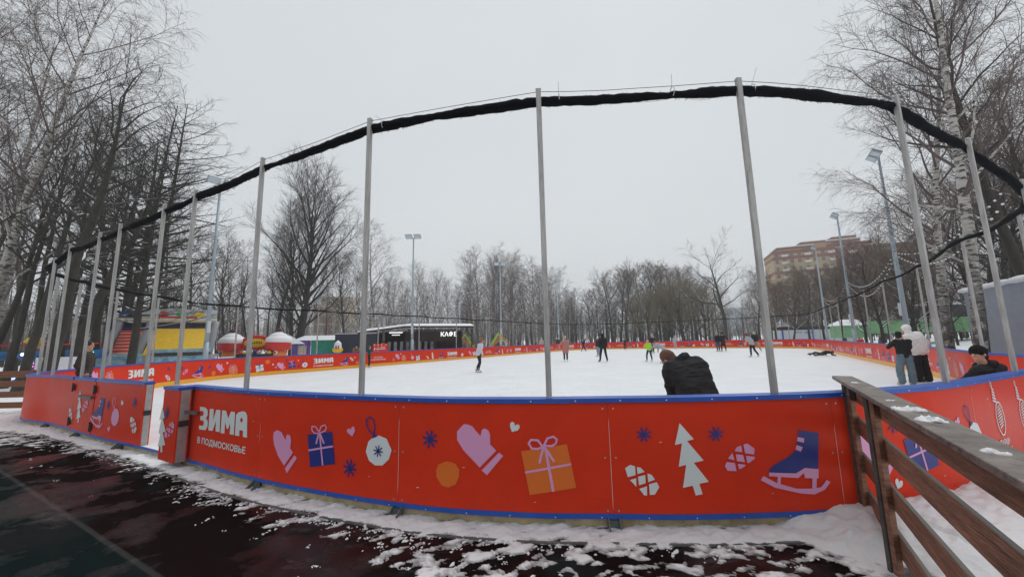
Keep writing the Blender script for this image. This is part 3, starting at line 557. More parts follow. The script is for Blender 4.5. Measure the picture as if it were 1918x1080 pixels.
g = MB(); strip(g, 0, PL-.001, .03, .1, -.05, .1, FOAM, .4); tag(g.build('rink_base'), kind='structure')
# ------------------------------------------------------------------ snow thrown up along the boards
def fbm(x, y, s, o=0): return wn(x, y, s, o)+.5*wn(x, y, s*2.1, o+5)+.25*wn(x, y, s*4.3, o+9)
def snow_h(x, y, s, d):
    w = .2+.1*min(1, max(0, (s-6)/7))+.05*wn(x, y, 3)
    if s > 15.9: w += (s-15.9)*.9
    if s > 16.9: w += 6
    if s < 4: w += .12*(4-s)
    if s < 0: w += .2
    core = .04*max(0, 1-(d/w)**2)*(.35+.65*min(1, max(0, d)/.14)) if d < w else -.010*min(3, (d-w)/.2)
    if s > 15.9: core = min(core, .02)+ (.15 if s > 16.6 else .15*(s-15.9)/.7)*max(0, 1-(d/w)**2)
    ca = x*.87+y*.5; cb = (y*.87-x*.5)*2.6
    patch = .022*fbm(ca, cb, 1.7, 3)+.017*fbm(ca, cb, 5.5, 1)+.009*wn(x, y, 17)+.006*wn(x, y, 38)+.003*wn(x, y, 77)+(.012*min(1, max(0, (s-12)/2))*math.copysign(abs(wn(x*2.2-y*1.2, y*6+x*3.5, 1.1, 2))**.5, wn(x*2.2-y*1.2, y*6+x*3.5, 1.1, 2)))
    reach = .6+.75*min(1, max(0, (s-12)/3))+1.7*min(1, max(0, (3.8-s)/4)); big = wn(x, y, 1.4, 7)
    fall = 0 if d < reach else -.06*(d-reach)/.3
    if s < 4.5 and d > w: core = max(core, -.001)
    if s > 12.5 and d > w: core = max(core, -.002)
    z = core+patch+fall
    return z+.004
mb = MB(); st = .02; S = []; s = -3.0
while s < 19.5: S.append(s); s += (.02 if s > 7 else .035)
Dd = []; d = -.06
while d < 3.2: Dd.append(d); d += .016+.012*max(0, d-.3)
vs = []; nd = len(Dd)
for s in S:
    a = path(s, 0); nxx, nyy = a[3], -a[2]
    for d in Dd:
        x, y = a[0]+nxx*d, a[1]+nyy*d
        z = snow_h(x, y, s, d)
        if d < .02: z -= .0
        vs.append((x, y, z if z > -.05 else -.05))
fs = []
for i in range(len(S)-1):
    for k in range(nd-1):
        a = i*nd+k
        q = (a, a+1, a+nd+1, a+nd)
        if max(vs[j][2] for j in q) > -.004: fs.append(q)
sl_ = bpy.data.materials.new('slushy_snow'); sl_.use_nodes = True; nt = sl_.node_tree; b = nt.nodes['Principled BSDF']; tc = N('ShaderNodeTexCoord')
sp_ = N('ShaderNodeSeparateXYZ'); nt.links.new(tc.outputs['Object'], sp_.inputs[0])
hh = mth('ADD', sp_.outputs['Z'], mth('MULTIPLY', mth('SUBTRACT', nz(9, 8, .75), .5), .035))
cc = mixc(mrange(hh, .001, .016), (.06, .06, .063), (.74, .74, .75)); cc = mixc(mrange(nz(3.2, 6, .7), .56, .7, 0, .35), cc, (.42, .4, .39))
nt.links.new(cc, b.inputs['Base Color']); nt.links.new(mrange(hh, .0, .02, .3, .8), b.inputs['Roughness']); b.inputs['Specular IOR Level'].default_value = .3
bp = N('ShaderNodeBump'); bp.inputs['Strength'].default_value = 1; bp.inputs['Distance'].default_value = .009; nt.links.new(nz(34, 8, .75), bp.inputs['Height']); nt.links.new(bp.outputs[0], b.inputs['Normal'])
mb.add(vs, fs, sl_); tag(mb.build('snow_drift', smooth=True), kind='stuff', label='trodden dirty snow banked along the outside of the boards', cat='snow')
# loose lumps
mb = MB(); Rl = random.Random(3)
for k in range(330):
    s = Rl.uniform(-2, 16.6) if k % 3 else Rl.uniform(9, 14); d = .22+abs(Rl.gauss(0, .16))+(Rl.uniform(0, .9) if Rl.random() < .12 else 0)
    if s < 3: d *= 1.5
    x, y, tx, ty = path(s, -d); big = Rl.choice([.3, .5, .5, .8, 1.2, 1.8])
    for q in range(Rl.randint(1, 8)):
        r = Rl.uniform(.004, .011)*(.6+.5*big); e = .03*big
        c = (x+Rl.gauss(0, e), y+Rl.gauss(0, e), .004+r*.3); i0 = len(mb.v)
        mb.ball(c, (r*Rl.uniform(.8, 1.7), r*Rl.uniform(.8, 1.4), r*Rl.uniform(.4, .8)), SNOWG, 7, 5, Matrix.Rotation(Rl.uniform(0, 6), 3, 'Z'))
        for i in range(i0, len(mb.v)):
            v = mb.v[i]; n_ = noise.noise(Vector(v)*70+Vector((k, 0, 0)))*r*.9; mb.v[i] = (v[0]+n_, v[1]+n_*.7, max(.003, v[2]+n_*.5))
tag(mb.build('snow_crumbs', smooth=True), kind='stuff', label='loose crumbs of snow scattered over the dark yard', cat='snow')
# thin steel edging strip running in the snow
mb = MB(); strip(mb, .5, 16.6, -.285, -.255, .0, .017, mat('edging_grey', (.11, .11, .105), .6, var=.3, vscale=12), .1)
tag(mb.build('edging_strip'), kind='structure')
# ------------------------------------------------------------------ the barrier
bar = empty('rink_barrier', (0, 0, 0), label='oval of low red rink boards with blue cap rail and yellow inner kick strip', cat='rink barrier')
seams = [2.16*k+10.11 for k in range(-4, 67)]
Z0, Z1 = .11, 1.135
outer = {}; inner = {}
for n_, s_, z_ in NEAR: outer.setdefault('a', []).append((n_, s_, z_))
OUT = list(outer['a']); OUT = [('logo' if n_ == 'zima' else n_, s_, z_) for n_, s_, z_ in OUT]
OUT += [('sole_w', 3.09, .41), ('tree', 3.6, .61), ('sole_p', 3.94, .64), ('skate', 4.66, .57), ('star', 5.13, .73), ('bauble_pink', 5.49, .63), ('heart_w', 5.72, .8), ('heart', 5.28, .31), ('star', 6.2, .83), ('sole_w', 6.25, .45),
        ('mitten', 16.99, .53), ('star', 17.3, .85), ('heart_w', 17.25, .3), ('gift_blue', 17.62, .58), ('heart', 18.3, .78), ('bauble', 18.67, .69), ('emblem', 19.49, .74), ('emblem', 20.32, .7)]
IN = [('mitten', 149.7, .8), ('heart_w', 149.35, 1.0), ('gift_orange', 148.97, .72), ('logo', 147.37, .8), ('sole_w', 145.93, .48), ('star', 145.93, .87), ('star', 145.18, .84), ('sole_p', 144.97, .66), ('skate', 144.25, .6), ('star', 143.57, .78), ('ball', 143.31, .45), ('mitten', 142.95, .69), ('heart_w', 142.58, .93), ('gift_orange', 142.25, .56), ('bauble_pink', 141.5, .67), ('gift_white', 140.9, .57), ('ball', 140.5, .86), ('heart_w', 140.2, .7), ('heart', 140.05, .52), ('mitten', 139.75, .56), ('star', 139.45, .88), ('gift_blue', 139.15, .63), ('heart', 138.8, .85), ('bauble', 138.4, .66), ('star_s', 138.75, .5), ('logo', 137.2, .76), ('skate', 135.75, .62), ('sole_w', 135.2, .74), ('heart_w', 134.95, .85), ('ball', 134.75, .46), ('star', 134.6, .88), ('tree', 134.35, .6), ('slogan', 133.0, .68), ('ball', 131.6, .5), ('mitten', 131.2, .7), ('heart_w', 130.9, .92), ('gift_orange', 130.6, .58), ('bauble_pink', 129.7, .67), ('gift_white', 129.1, .55), ('sole_w', 128, .5), ('tree', 127.4, .62), ('skate', 126.4, .55), ('logo', 124.9, .7), ('bauble', 123.5, .63)]
SEQ = [('mitten', .6), ('gift_white', 1.2), ('bauble_pink', 1.9), ('ball', 2.4), ('slogan', 3.6), ('skate', 5), ('sole_w', 5.6), ('tree', 6.2), ('heart_w', 6.6), ('gift_orange', 7.2), ('mitten', 7.9), ('logo', 9.4), ('star', 10.5), ('sole_p', 10.9), ('tree', 11.5), ('skate', 12.3), ('gift_blue', 13.2), ('bauble', 13.8)]
for base in (108.6, 94.3, 80, 65.7, 51.4, 37.1, 22.8):
    for n_, o_ in SEQ: IN.append((n_, base+14.3-o_, {'logo': .72, 'slogan': .65, 'ball': .5, 'star': .85, 'heart_w': .9}.get(n_, .62)))
IN += [('tree', 21.9, .62), ('skate', 20.9, .6), ('bauble_pink', 20, .65), ('star', 19.5, .8), ('gift_orange', 18.6, .6), ('mitten', 151.2, .7)]
GATE = (3.1, 7.95)
def panel(s0, s1, prints=True):
    mb = MB(); strip(mb, s0+.0015, s1-.0015, 0, .12, Z0, Z1, RED)
    for z in (.16, .63, 1.08):
        for q in (s0+.05, s1-.05):
            stamp(mb, [[(-.008, -.008), (.008, -.008), (.008, .008), (-.008, .008)]], q, z, -1, .003, GALV)
    return mb
owner = []
bounds = [0.0, GATE[0]]+[GATE[1]]+[s for s in seams if s > 10]
bounds = []
cur = 0.0
ed = [0.0, 1.55, 3.1, None, 7.98]+[s for s in seams if 10 < s < PL-1.2]+[PL]
for a, b_ in zip(ed, ed[1:]):
    if a is None or b_ is None: continue
    owner.append((a, b_, panel(a, b_)))
def mb_for(s):
    s %= PL
    for a, b_, mb in owner:
        if a <= s < b_: return mb
for n_, s_, z_ in IN:
    s_ += 0.248 if s_ > 110 else 0
    put(mb_for(s_) or owner[0][2], n_, s_, z_, 1)
for n_, s_, z_ in OUT:
    if not (GATE[0] < s_ < GATE[1]): put(mb_for(s_), n_, s_, z_, -1)
# chipped pale edges at the near seams
for q, a, b_ in ((12.27, .2, .98), (14.43, .15, 1.0), (16.59, .15, .9), (18.75, .2, 1.05), (10.11, .5, .8)):
    mb_for(q)and stamp(mb_for(q), [[(-.0022, a), (.0012, a+.1), (.0018, b_)], [(-.0022, a), (.0018, b_), (-.001, b_-.05)]], q, 0, -1, .004, WHITE)
for s_, z_, r_ in [(11.9, .35, .006), (12.5, .3, .01), (13.0, .52, .008), (14.9, .77, .009), (9.95, .8, .008), (15.9, .3, .006), (13.7, .23, .007), (17.9, .3, .008), (19.2, .95, .012)]:
    stamp(mb_for(s_), [[(-r_*2, 0), (r_, -r_*.6), (r_*1.5, r_*.5)]], s_, z_, -1, .004, WHITE)
PANELS = []
for i, (a, b_, mb) in enumerate(owner): PANELS.append(mb.build('board_panel', bar))
mb = MB(); strip(mb, 7.98, PL+2.98, -.018, .14, 1.135, 1.18, BLUE); cr = mb.build('cap_rail', bar); bevel(cr, .012, 2)
mb = MB(); q = 8.1
while q < 21:
    stamp(mb, [[(-.006, -.006), (.006, -.006), (.006, .006), (-.006, .006)]], q, 1.157, -1, .021, WHITE); stamp(mb, [[(-.005, -.005), (.005, -.005), (.005, .005), (-.005, .005)]], q+.2, .105, -1, .012, WHITE); q += .43
mb.build('rivets', bar)
mb = MB(); strip(mb, 0.0, PL-.05, -.008, .0, .09, .135, BLUE); mb.build('kick_strip', bar)
mb = MB(); strip(mb, 7.98, PL, .1205, .13, .12, .31, YELLOW); strip(mb, 0, 3.1, .1205, .13, .12, .31, YELLOW); mb.build('inner_kick_strip', bar)
BRK = mat('bracket_steel', (.14, .155, .15), .5, .4, var=.3, vscale=20)
for q in [s for s in seams if 1 < s < 22]:
    mb = MB()
    for e in (-.05, .05):
        a = path(q+e, -.0); b_ = path(q+e, -.09); mb.beam((a[0], a[1], .085), (b_[0], b_[1], .02), .008, .045, BRK)
        c = path(q+e, .012); mb.beam((c[0], c[1], -.02), (c[0], c[1], .1), .012, .04, BRK)
    a = path(q-.06, -.01); b_ = path(q+.06, -.01); mb.beam((a[0], a[1], .05), (b_[0], b_[1], .05), .012, .06, BRK)
    mb.build('foot_bracket', bar)
# gates: left leaf stands closed, narrow right leaf stands proud of the boards
def gate(s0, s1, off, th, items, side_hw, tiltz=0):
    mb = MB(); strip(mb, s0, s1, off, off+.02, Z0+.01, Z1, RED, .1)
    strip(mb, s0, s1, off+th-.015, off+th, Z0+.01, Z1, RED, .1)
    for n_, s_, z_ in items: put(mb, n_, s_, z_, -1, 1, .006-off)
    o = mb.build('gate_leaf', bar)
    mb = MB(); strip(mb, s1-.012, s1+.004, off+.021, off+th-.016, Z0+.01, Z1-.002, GALV, .1); mb.build('steel_end', o); mb = MB(); strip(mb, s0-.004, s0+.012, off+.021, off+th-.016, Z0+.01, Z1-.002, GALV, .1)
    mb.build('steel_end', o)
    mb = MB(); strip(mb, s0, s1, off-.016, off+th+.012, Z1, 1.18, BLUE, .1); mb.build('gate_rail', o)
    for z in (.28, .98) if side_hw else ():
        mb = MB(); strip(mb, s0-.05, s0+.05, off-.03, off-.004, z-.06, z+.06, DARK, .1); a = path(s0, off-.03); mb.tube([(a[0], a[1], z-.09), (a[0], a[1], z+.09)], .014, 8, DARK); mb.build('hinge', o)
    mb = MB(); strip(mb, s1-.015, s1+.03, off+.02, off+th-.02, .62, .7, DARK, .1); mb.build('latch', o)
    return o
L1 = [it for it in OUT if GATE[0] < it[1] < 4.38]; L2 = [it for it in OUT if 4.38 <= it[1] < 6.6]
gate(3.12, 4.36, -.004, .124, L1, True)
gate(4.42, 6.52, -.004, .124, L2, True)
gate(7.78, 8.3, -.19, .15, [('star', 7.95, .8), ('sole_p', 8.1, .57), ('tree', 7.86, .55)], False)
mb = MB(); a = path(8.3, -.1); c = path(8.5, -.02); mb.beam((a[0], a[1], .82), (c[0], c[1], .8), .04, .04, BRK); strip(mb, 7.97, 7.985, .0, .12, .11, 1.134, GALV); mb.build('gate_stop', bar)
mb = MB(); strip(mb, 3.6, 4.36, -.05, -.02, .8, .85, BRK, .1); mb.build('gate_bolt', bar)
# ------------------------------------------------------------------ net poles and the furled net
NEARP = [(.52, 4.12), (1.21, 4.36), (3.19, 4.39), (4.4, 4.38), (6.34, 4.45), (7.51, 4.48), (9.62, 4.5), (11.71, 4.54), (13.87, 4.52), (16.07, 4.54), (18.39, 4.62), (20.6, 4.55)]
RIGHTP = [22.7, 25.2, 27.8, 33.07, 37.71, 41.36, 45.05, 49.61, 52.97, 56.2, 60.45, 64.75]
FARP = [68.98, 70.54, 72.24, 74.24, 76.18, 78.19, 80.37, 82.5, 84.59, 86.76, 88.86, 91.06, 93.07, 95.11, 97.26, 99.88, 103.66]
LEFTP = [109.9, 114.65, 119.15, 124.5, 129.19, 133.27, 137.91, 142.44, 147.03, 149.19, 151.2, 152.49]
ordn = 'first second third fourth fifth sixth seventh eighth ninth tenth eleventh twelfth thirteenth fourteenth fifteenth sixteenth seventeenth'.split()
tops = []
MIDR = [52.72, 55.95, 60.2, 64.5]
def pole(s, zt, label, group):
    x, y, tx, ty = path(s, .055); mb = MB(); L_ = zt-1.17
    w_ = .056 if s < 22.8 or s > 152 else .064
    mb.box((0, 0, L_/2), (w_, w_*.88, L_), POLE); mb.box((0, 0, L_-.004), (w_+.005, w_*.88+.005, .012), GALV)
    o = mb.build('net_pole', loc=(x, y, 1.17), rot=math.atan2(ty, tx)); bevel(o, .008)
    tag(o, label, 'net pole', group); tops.append((s, zt))
for i, (s, z) in enumerate(NEARP):
    ex = ['', '', '', '', 'beside the open rink gate, ', 'left of the lettered board, '][i] if i < 6 else ''
    pole(s, z, '%snet pole on the front boards, %s from left' % (ex, ordn[i]), 'tall net poles along the front boards')
for i, s in enumerate(RIGHTP):
    pole(s, 4.25 if s < 40 else 4.12, 'grey net pole behind the right hand boards, %s counted from the near corner' % ordn[i], 'net poles along the right hand boards')
for i, s in enumerate(FARP):
    pole(s, 4.1, 'thin net pole over the far end boards, %s counted from the right corner' % ordn[i], 'thin net poles along the far end boards')
for i, s in enumerate(LEFTP):
    pole(s, 4.08, 'net pole over the left long boards, %s counted from the far end' % ordn[i], 'net poles along the left long boards')
tops.sort()
def topz(s):
    s %= PL; T_ = [(tops[-1][0]-PL, tops[-1][1])]+tops+[(tops[0][0]+PL, tops[0][1])]
    for (a, za), (b_, zb) in zip(T_, T_[1:]):
        if a <= s <= b_: u = (s-a)/(b_-a); return za+(zb-za)*u, u, b_-a
    return 4.1, 0, 2
mb = MB(); S = []; s = 0
while s < PL:
    S.append(s); s += .06 if (s < 24 or s > 140) else .25
pts = []; rs = []; thin = lambda s: 1.0 if (s < 30 or s > 146) else .85
for s in S:
    z, u, L_ = topz(s); sag = math.sin(math.pi*u)*.035*L_*.4
    x, y, tx, ty = path(s, .1); w = noise.noise(Vector((s*.45, 0, 0))); w2 = noise.noise(Vector((s*2.2, 3, 0)))
    tie = min(abs((s+.9) % 2.7), 2.7-(s+.9) % 2.7); pin = .6+.4*min(1, tie/.4)
    pts.append((x+.02*w2, y, z-.12-sag+.04*w)); rs.append(max(.022, (.054+.02*w+.012*w2)*pin*thin(s)))
mb.tube(pts, rs, 9, NET, close=True)
net = mb.build('furled_net', smooth=True); tag(net, 'black netting furled in one long roll along the pole tops round the rink', 'net')
dsp = Random_ = random.Random(5); me = net.data
for v in me.vertices:
    q = v.co*26; v.co += v.normal*noise.noise(q)*.014
mb = MB(); Rn = random.Random(9)       # loose meshes hanging off the roll
for i, (p, r) in enumerate(zip(pts, rs)):
    if not (S[i] < 23 or S[i] > 150): continue
    x, y, tx, ty = path(S[i], .1)
    for k in range(6):
        a = Rn.uniform(0, 6.28); q = Vector(p)+Vector((tx, ty, 0))*Rn.uniform(-.04, .04); out = Vector((ty*math.cos(a), -tx*math.cos(a), math.sin(a)))
        e = q+out*(r+Rn.uniform(.002, .018))+Vector((0, 0, -.003)); mb.tube([q+out*r*.7, e, q+out*r*.7+Vector((tx, ty, 0))*.02], .0018, 3, NET, False)
for s0, L_ in ((14.6, .9), (15.4, .5), (8.4, .6), (10.9, .4), (18.2, .7)):      # slack loops
    for k in range(3):
        q = []
        for i in range(9):
            u = i/8; x, y, _, _ = path(s0+L_*u, .1); z = topz(s0+L_*u)[0]-.15-math.sin(math.pi*u)*(.03+.02*k); q.append((x, y, z))
        mb.tube(q, .0016, 3, NET, False)
mb.build('loose_mesh', net)
mb = MB()
for (a, za), (b_, zb) in zip(tops, tops[1:]+[(tops[0][0]+PL, tops[0][1])]):
    if b_ < 24 or a > 144:
        q = []
        for i in range(7): u = i/6; x, y, _, _ = path(a+(b_-a)*u, .055); q.append((x, y, za+(zb-za)*u-.03-.05*math.sin(math.pi*u)))
        mb.tube(q, .003, 4, DARK, False)
mb.build('support_wire', net)
TIE = mat('tie_white', (.6, .6, .6), .5)
for s, dx, dz in ((14.1, 0, .17), (15.35, .01, .16), (16.25, .08, .22), (11.9, -.12, .09), (8.6, -.02, .06), (19.6, .05, .1)):
    mb = MB(); x, y, tx, ty = path(s, .1); z = topz(s)[0]-.11
    ring = [(x+ty*.058*math.cos(a), y-tx*.058*math.cos(a), z+.06*math.sin(a)) for a in [k*math.pi/5 for k in range(10)]]
    mb.tube(ring, .005, 4, TIE, close=True); mb.beam((x, y, z+.05), (x+dx, y, z+.05+dz), .006, .004, TIE); mb.build('cable_tie', net)
# ------------------------------------------------------------------ wooden fences
WOOD = mat('stained_boards', (.24, .115, .07), .7, bump=.6, bscale=12, var=.5, vscale=3, stretch=(1, 1, 9), snow=.45, topcol=(.13, .12, .105)); WOODT = mat('weathered_rail', (.15, .125, .11), .6, bump=1, bscale=22, var=.55, vscale=9, stretch=(1, 1, 1))
WOODL = mat('stained_boards_left', (.22, .08, .03), .65, bump=.4, bscale=8, var=.3, vscale=5, stretch=(.6, 1, 9)); POSTM = mat('grey_post', (.09, .085, .075), .6, .2, bump=.5, bscale=20, var=.35, vscale=10)
f = empty('wooden_fence', (3.25, 3.75, 0), label='near brown board fence with grey weathered handrail running from the rink boards towards the right', cat='fence')
ux, uy = -.545, -.838; rx, ry = .838, -.545       # along the fence to the camera side, and to its right
def fp(a, o, z): return (ux*a+rx*o, uy*a+ry*o, z)
for zt, h_ in ((1.262, .165), (.955, .165), (.62, .165), (.295, .17)):
    mb = MB(); mb.beam(fp(-.12, .045, zt-h_/2), fp(5, .045, zt-h_/2), .026, h_, WOOD); bevel(mb.build('board', f), .004)
mb = MB(); mb.beam(fp(-.36, .015, 1.285), fp(5, .015, 1.285), .165, .036, WOODT); bevel(mb.build('handrail', f), .006, 2)
for a in (0, .9, 3.6, 4.7):
    mb = MB(); mb.beam(fp(a, -.02, -.35), fp(a, -.02, 1.262), .05, .035, POSTM); o = mb.build('post', f); bevel(o, .004)
    mb = MB(); mb.beam(fp(a+.0, .016, .05), fp(a, .016, 1.262), .022, .06, WOOD)
    b_ = MB(); b_.beam(fp(a+.045, .005, -.2), fp(a+.045, .005, 1.26), .045, .035, WOOD); b_.build('batten', o)
mb = MB(); mb.beam(fp(.1, .02, 1.12), fp(.1, .02, 1.262), .03, .06, DARK); mb.build('rail_bracket', f)
for a, r in ((1.83, .055), (2.14, .05), (1.45, .018), (.35, .02), (2.75, .03)):
    mb = MB(); mb.ball(fp(a, .0, 1.303), (r*.7, r*1.15, r*.36), SNOWG, 22, 12, Matrix.Rotation(.5, 3, 'Z')); o = mb.build('snow_clump', smooth=True)
    for v in o.data.vertices: v.co += v.normal*(noise.noise(v.co*45)*.022+noise.noise(v.co*130)*.008)
    o.location = f.location; tag(o, {1.83: 'white snow clump on the handrail, the farther of the two big ones', 2.14: 'white snow clump on the handrail, the nearer of the two big ones', 1.45: 'small crusty snow patch lying in the middle of the handrail', .35: 'tiny snow crumb near the far end of the handrail', 2.75: 'nearest small snow patch on the handrail'}[a], 'snow clump', 'snow clumps on the handrail')
f = empty('wooden_fence', (-14.08, 11.15, 0), label='brown board fence ending at a dark post beside the left corner of the rink', cat='fence')
for zt, h_ in ((1.2, .19), (.92, .17), (.62, .17), (.32, .17)):
    mb = MB(); mb.beam((.05, -.04, zt-h_/2), (-9, .1, zt-h_/2), .03, h_, WOODL); bevel(mb.build('board', f), .004)
for a in (0, -2.1, -4.2, -6.3, -8.4):
    mb = MB(); mb.box((a, .02, .6), (.11, .06, 1.24), WOODL); bevel(mb.build('post', f), .005)
# ------------------------------------------------------------------ floodlight masts, street lamp, bulb strings
GLASS = mat('lamp_glass', (.55, .62, .66), .15, spec=.8)
def mast(px, depth, label, htop, heads=2, rot=0, lean=0):
    x, y = at(px, depth); x0, y0 = x, y; r = empty('floodlight_mast', (x, y, ground_z(x, y)-.1), rot, label=label, cat='floodlight mast', group='floodlight masts around the rink')
    mb = MB(); mb.tube([(0, 0, 0), (0, 0, 2.2)], [.145, .135], 10, MAST); mb.tube([(0, 0, 2.2), (0, 0, htop)], [.12, .06], 10, MAST); mb.build('shaft', r, True)
    mb = MB(); mb.box((.0, -.15, 1.9+1.2), (.16, .1, .7), mat('cabinet_white', (.6, .64, .66), .5)); mb.build('switch_box', r)
    mb = MB(); mb.beam((-.45, 0, htop), (.45, 0, htop), .06, .06, MAST); mb.build('crossarm', r)
    for sx in (-.42, .42):
        mb = MB(); Rm = Matrix.Rotation(-.6, 3, 'X'); c = Vector((sx, -.18, htop+.12)); hs = (.66, .52, .1)
        for cc, dd, mm in (((0, 0, 0), hs, MAST), ((0, 0, -.055), (.56, .43, .02), GLASS)):
            t = MB(); t.box(cc, dd, mm); mb.add([Rm @ Vector(v)+c for v in t.v], t.f, mm)
        mb.build('floodlight', r)
    return (x, y)
mast(386, 22.3, 'tall pale floodlight mast behind the yellow slide at left', 12, rot=1.0)
mast(772, 35.5, 'slim floodlight mast with two lamps in front of the cafe', 12)
mast(939, 48.5, 'slender floodlight mast before the birches, right of the cafe', 11.8)
mast(1047, 62, 'farthest and faintest floodlight mast, just right of the central net pole', 12)
m1 = mast(1700, 20.6, 'thick pale floodlight mast close behind the right hand boards', 12, rot=4.14)
m2 = mast(1600, 31.8, 'second floodlight mast on the right, with a light box half way', 12, rot=4.14)
m3 = mast(1549, 44, 'third and smallest floodlight mast on the right side', 12, rot=4.14)
x, y = at(861, 52); r = empty('street_lamp', (x, y, 0), label='thin street lamp with an arched arm above the cafe roof', cat='street lamp')
mb = MB(); mb.tube([(0, 0, 0), (0, 0, 7.2)], [.09, .06], 8, MAST); mb.tube([(0, 0, 7.2), (.1, 0, 7.9), (.5, 0, 8.3), (1.6, 0, 8.6)], [.05, .04, .035, .03], 6, MAST); mb.build('pole', r, True)
mb = MB(); mb.box((1.8, 0, 8.6), (.6, .2, .08), MAST); mb.build('lamp_head', r)
BULB = mat('bulb_white', (.8, .8, .78), .3); bulb_me = None
def garland(a, b_, sag, n, label, bow=(0, 0)):
    global bulb_me
    r = empty('bulb_string', (0, 0, 0), label=label, cat='string of bulbs', group='strings of white bulbs on the right')
    P_ = []
    for i in range(n*2+1):
        u = i/(2*n); P_.append(Vector((a[0]+(b_[0]-a[0])*u+bow[0]*math.sin(math.pi*u), a[1]+(b_[1]-a[1])*u+bow[1]*math.sin(math.pi*u), a[2]+(b_[2]-a[2])*u-sag*4*u*(1-u))))
    mb = MB(); mb.tube(P_, .012, 4, DARK, False); mb.build('cable', r)
    for i in range(1, 2*n, 2):
        if bulb_me is None:
            t = MB(); t.ball((0, 0, -.06), .038, BULB, 8, 6); t.tube([(0, 0, 0), (0, 0, -.03)], .02, 6, DARK); o = t.build('bulb', r, True); bulb_me = o.data
        else: o = bpy.data.objects.new('bulb', bulb_me); C.objects.link(o); o.parent = r
        o.location = P_[i]
z = 6.1
garland((*m1, z), (*m2, z-.05), 1.7, 24, 'deep sagging bulb string between the thick right mast and the second mast, lower one')
garland((*m1, z+.1), (*m2, z+.1), 1.1, 24, 'shallow bulb string above the deeper one, thick right mast to second mast')
garland((*m2, z), (*m3, z), 1.6, 22, 'bulb string between the second and third masts on the right, lower one')
garland((*m2, z+.1), (*m3, z+.1), 1.1, 20, 'bulb string between the second and third masts on the right, upper one')
xx, yy = at(1935, 11.5); garland((*m1, z), (xx, yy, 5.9), 1.2, 28, 'bulb string swinging from the thick right mast to the right edge, lower one')
xx, yy = at(1935, 12.5); garland((*m1, z+.1), (xx, yy, 6.6), .8, 26, 'bulb string from the thick right mast to the right edge, upper one')
x7, y7 = at(772, 35.5); x6, y6 = at(386, 22.3)
garland((x6, y6, 5.6), (x7, y7, 5.4), .9, 30, 'bulb string hung between the two floodlight masts left of the cafe')
# ------------------------------------------------------------------ things beyond the left boards
def col(n, c, **k): return mat('paint_'+n, c, **k)
YEL = col('yellow', (.8, .5, .02), rough=.45, var=.1); RDD = col('red', (.6, .03, .025), rough=.45); BLK = col('charcoal', (.03, .032, .04), rough=.6); SKYB = col('sky_print', (.22, .38, .46), rough=.5, var=.5, vscale=3)
GRY = col('grey', (.3, .32, .35), rough=.5); CRM = col('cream', (.62, .55, .4), rough=.6, var=.15); DBL = col('dark_blue', (.02, .05, .16), rough=.5)
x, y = at(309, 24.5); sl = empty('inflatable_slide', (x, y, 0), rad(33), label='big inflatable slide with yellow chute, red steps and printed sky blue front', cat='inflatable slide')
def part(name, par, fn, **k):
    mb = MB(); fn(mb); o = mb.build(name, par, **k); return o
part('base', sl, lambda m_: (m_.box((0, 0, .65), (5.2, 3.6, 1.3), GRY), m_.box((-1.6, -1.84, .75), (1.9, .08, 1.5), SKYB), m_.box((1.0, -1.84, .75), (2.6, .08, 1.1), SKYB), m_.box((1.0, -1.88, 1.42), (3.0, .2, .16), BLK), m_.box((1.0, -1.9, 1.6), (3.0, .12, .22), SKYB)))
bevel(sl.children[0], .08, 3)
def chute(m_):
    m_.add([(-.75, -1.6, 1.35), (2.35, -1.6, 1.35), (2.2, .3, 3.05), (-.6, .3, 3.05), (-.75, -1.4, 1.2), (2.35, -1.4, 1.2), (2.2, .5, 2.9), (-.6, .5, 2.9)], [(0, 1, 2, 3), (7, 6, 5, 4), (0, 4, 5, 1), (1, 5, 6, 2), (2, 6, 7, 3), (3, 7, 4, 0)], YEL)
part('chute', sl, chute)
def steps(m_):
    for k in range(8): m_.tube([(-2.1, -1.5+.2*k, 1.42+.2*k), (-1.15, -1.5+.2*k, 1.42+.2*k)], .115, 8, RDD); m_.tube([(-2.1, -1.6+.2*k, 1.34+.2*k), (-1.15, -1.6+.2*k, 1.34+.2*k)], .05, 8, CRM)
part('steps', sl, steps, smooth=True)
for X_ in (-2.4, -.92, 2.45): part('side_tube', sl, lambda m_: m_.tube([(X_, -1.6, 1.45), (X_*.99, .4, 3.2), (X_*.99, .5, 3.5)], [.17, .2, .22], 10, GRY), smooth=True)
part('top_tube', sl, lambda m_: (m_.tube([(-2.5, .5, 3.6), (2.5, .5, 3.6)], .14, 12, CRM), m_.box((0, .75, 3.2), (4.9, .3, .5), BLK), m_.tube([(-2.4, .45, 3.05), (2.4, .45, 3.05)], .1, 10, DBL)), smooth=False)
ART = col('mixed_print', (.45, .5, .5), rough=.5, var=.6, vscale=2.5)
part('top_panel', sl, lambda m_: (m_.box((.5, .6, 4.05), (3.9, .2, .62), ART), m_.box((-1.9, .6, 3.95), (1.0, .2, .4), DBL), m_.ball((-.3, .48, 4.02), (.25, .06, .18), RDD), m_.ball((.6, .48, 4.05), (.3, .06, .22), col('green', (.05, .4, .12))), m_.ball((1.5, .48, 4.0), (.3, .06, .15), YEL), m_.tube([(-.6, .5, 3.82), (1.4, .5, 3.82)], .06, 6, RDD)))
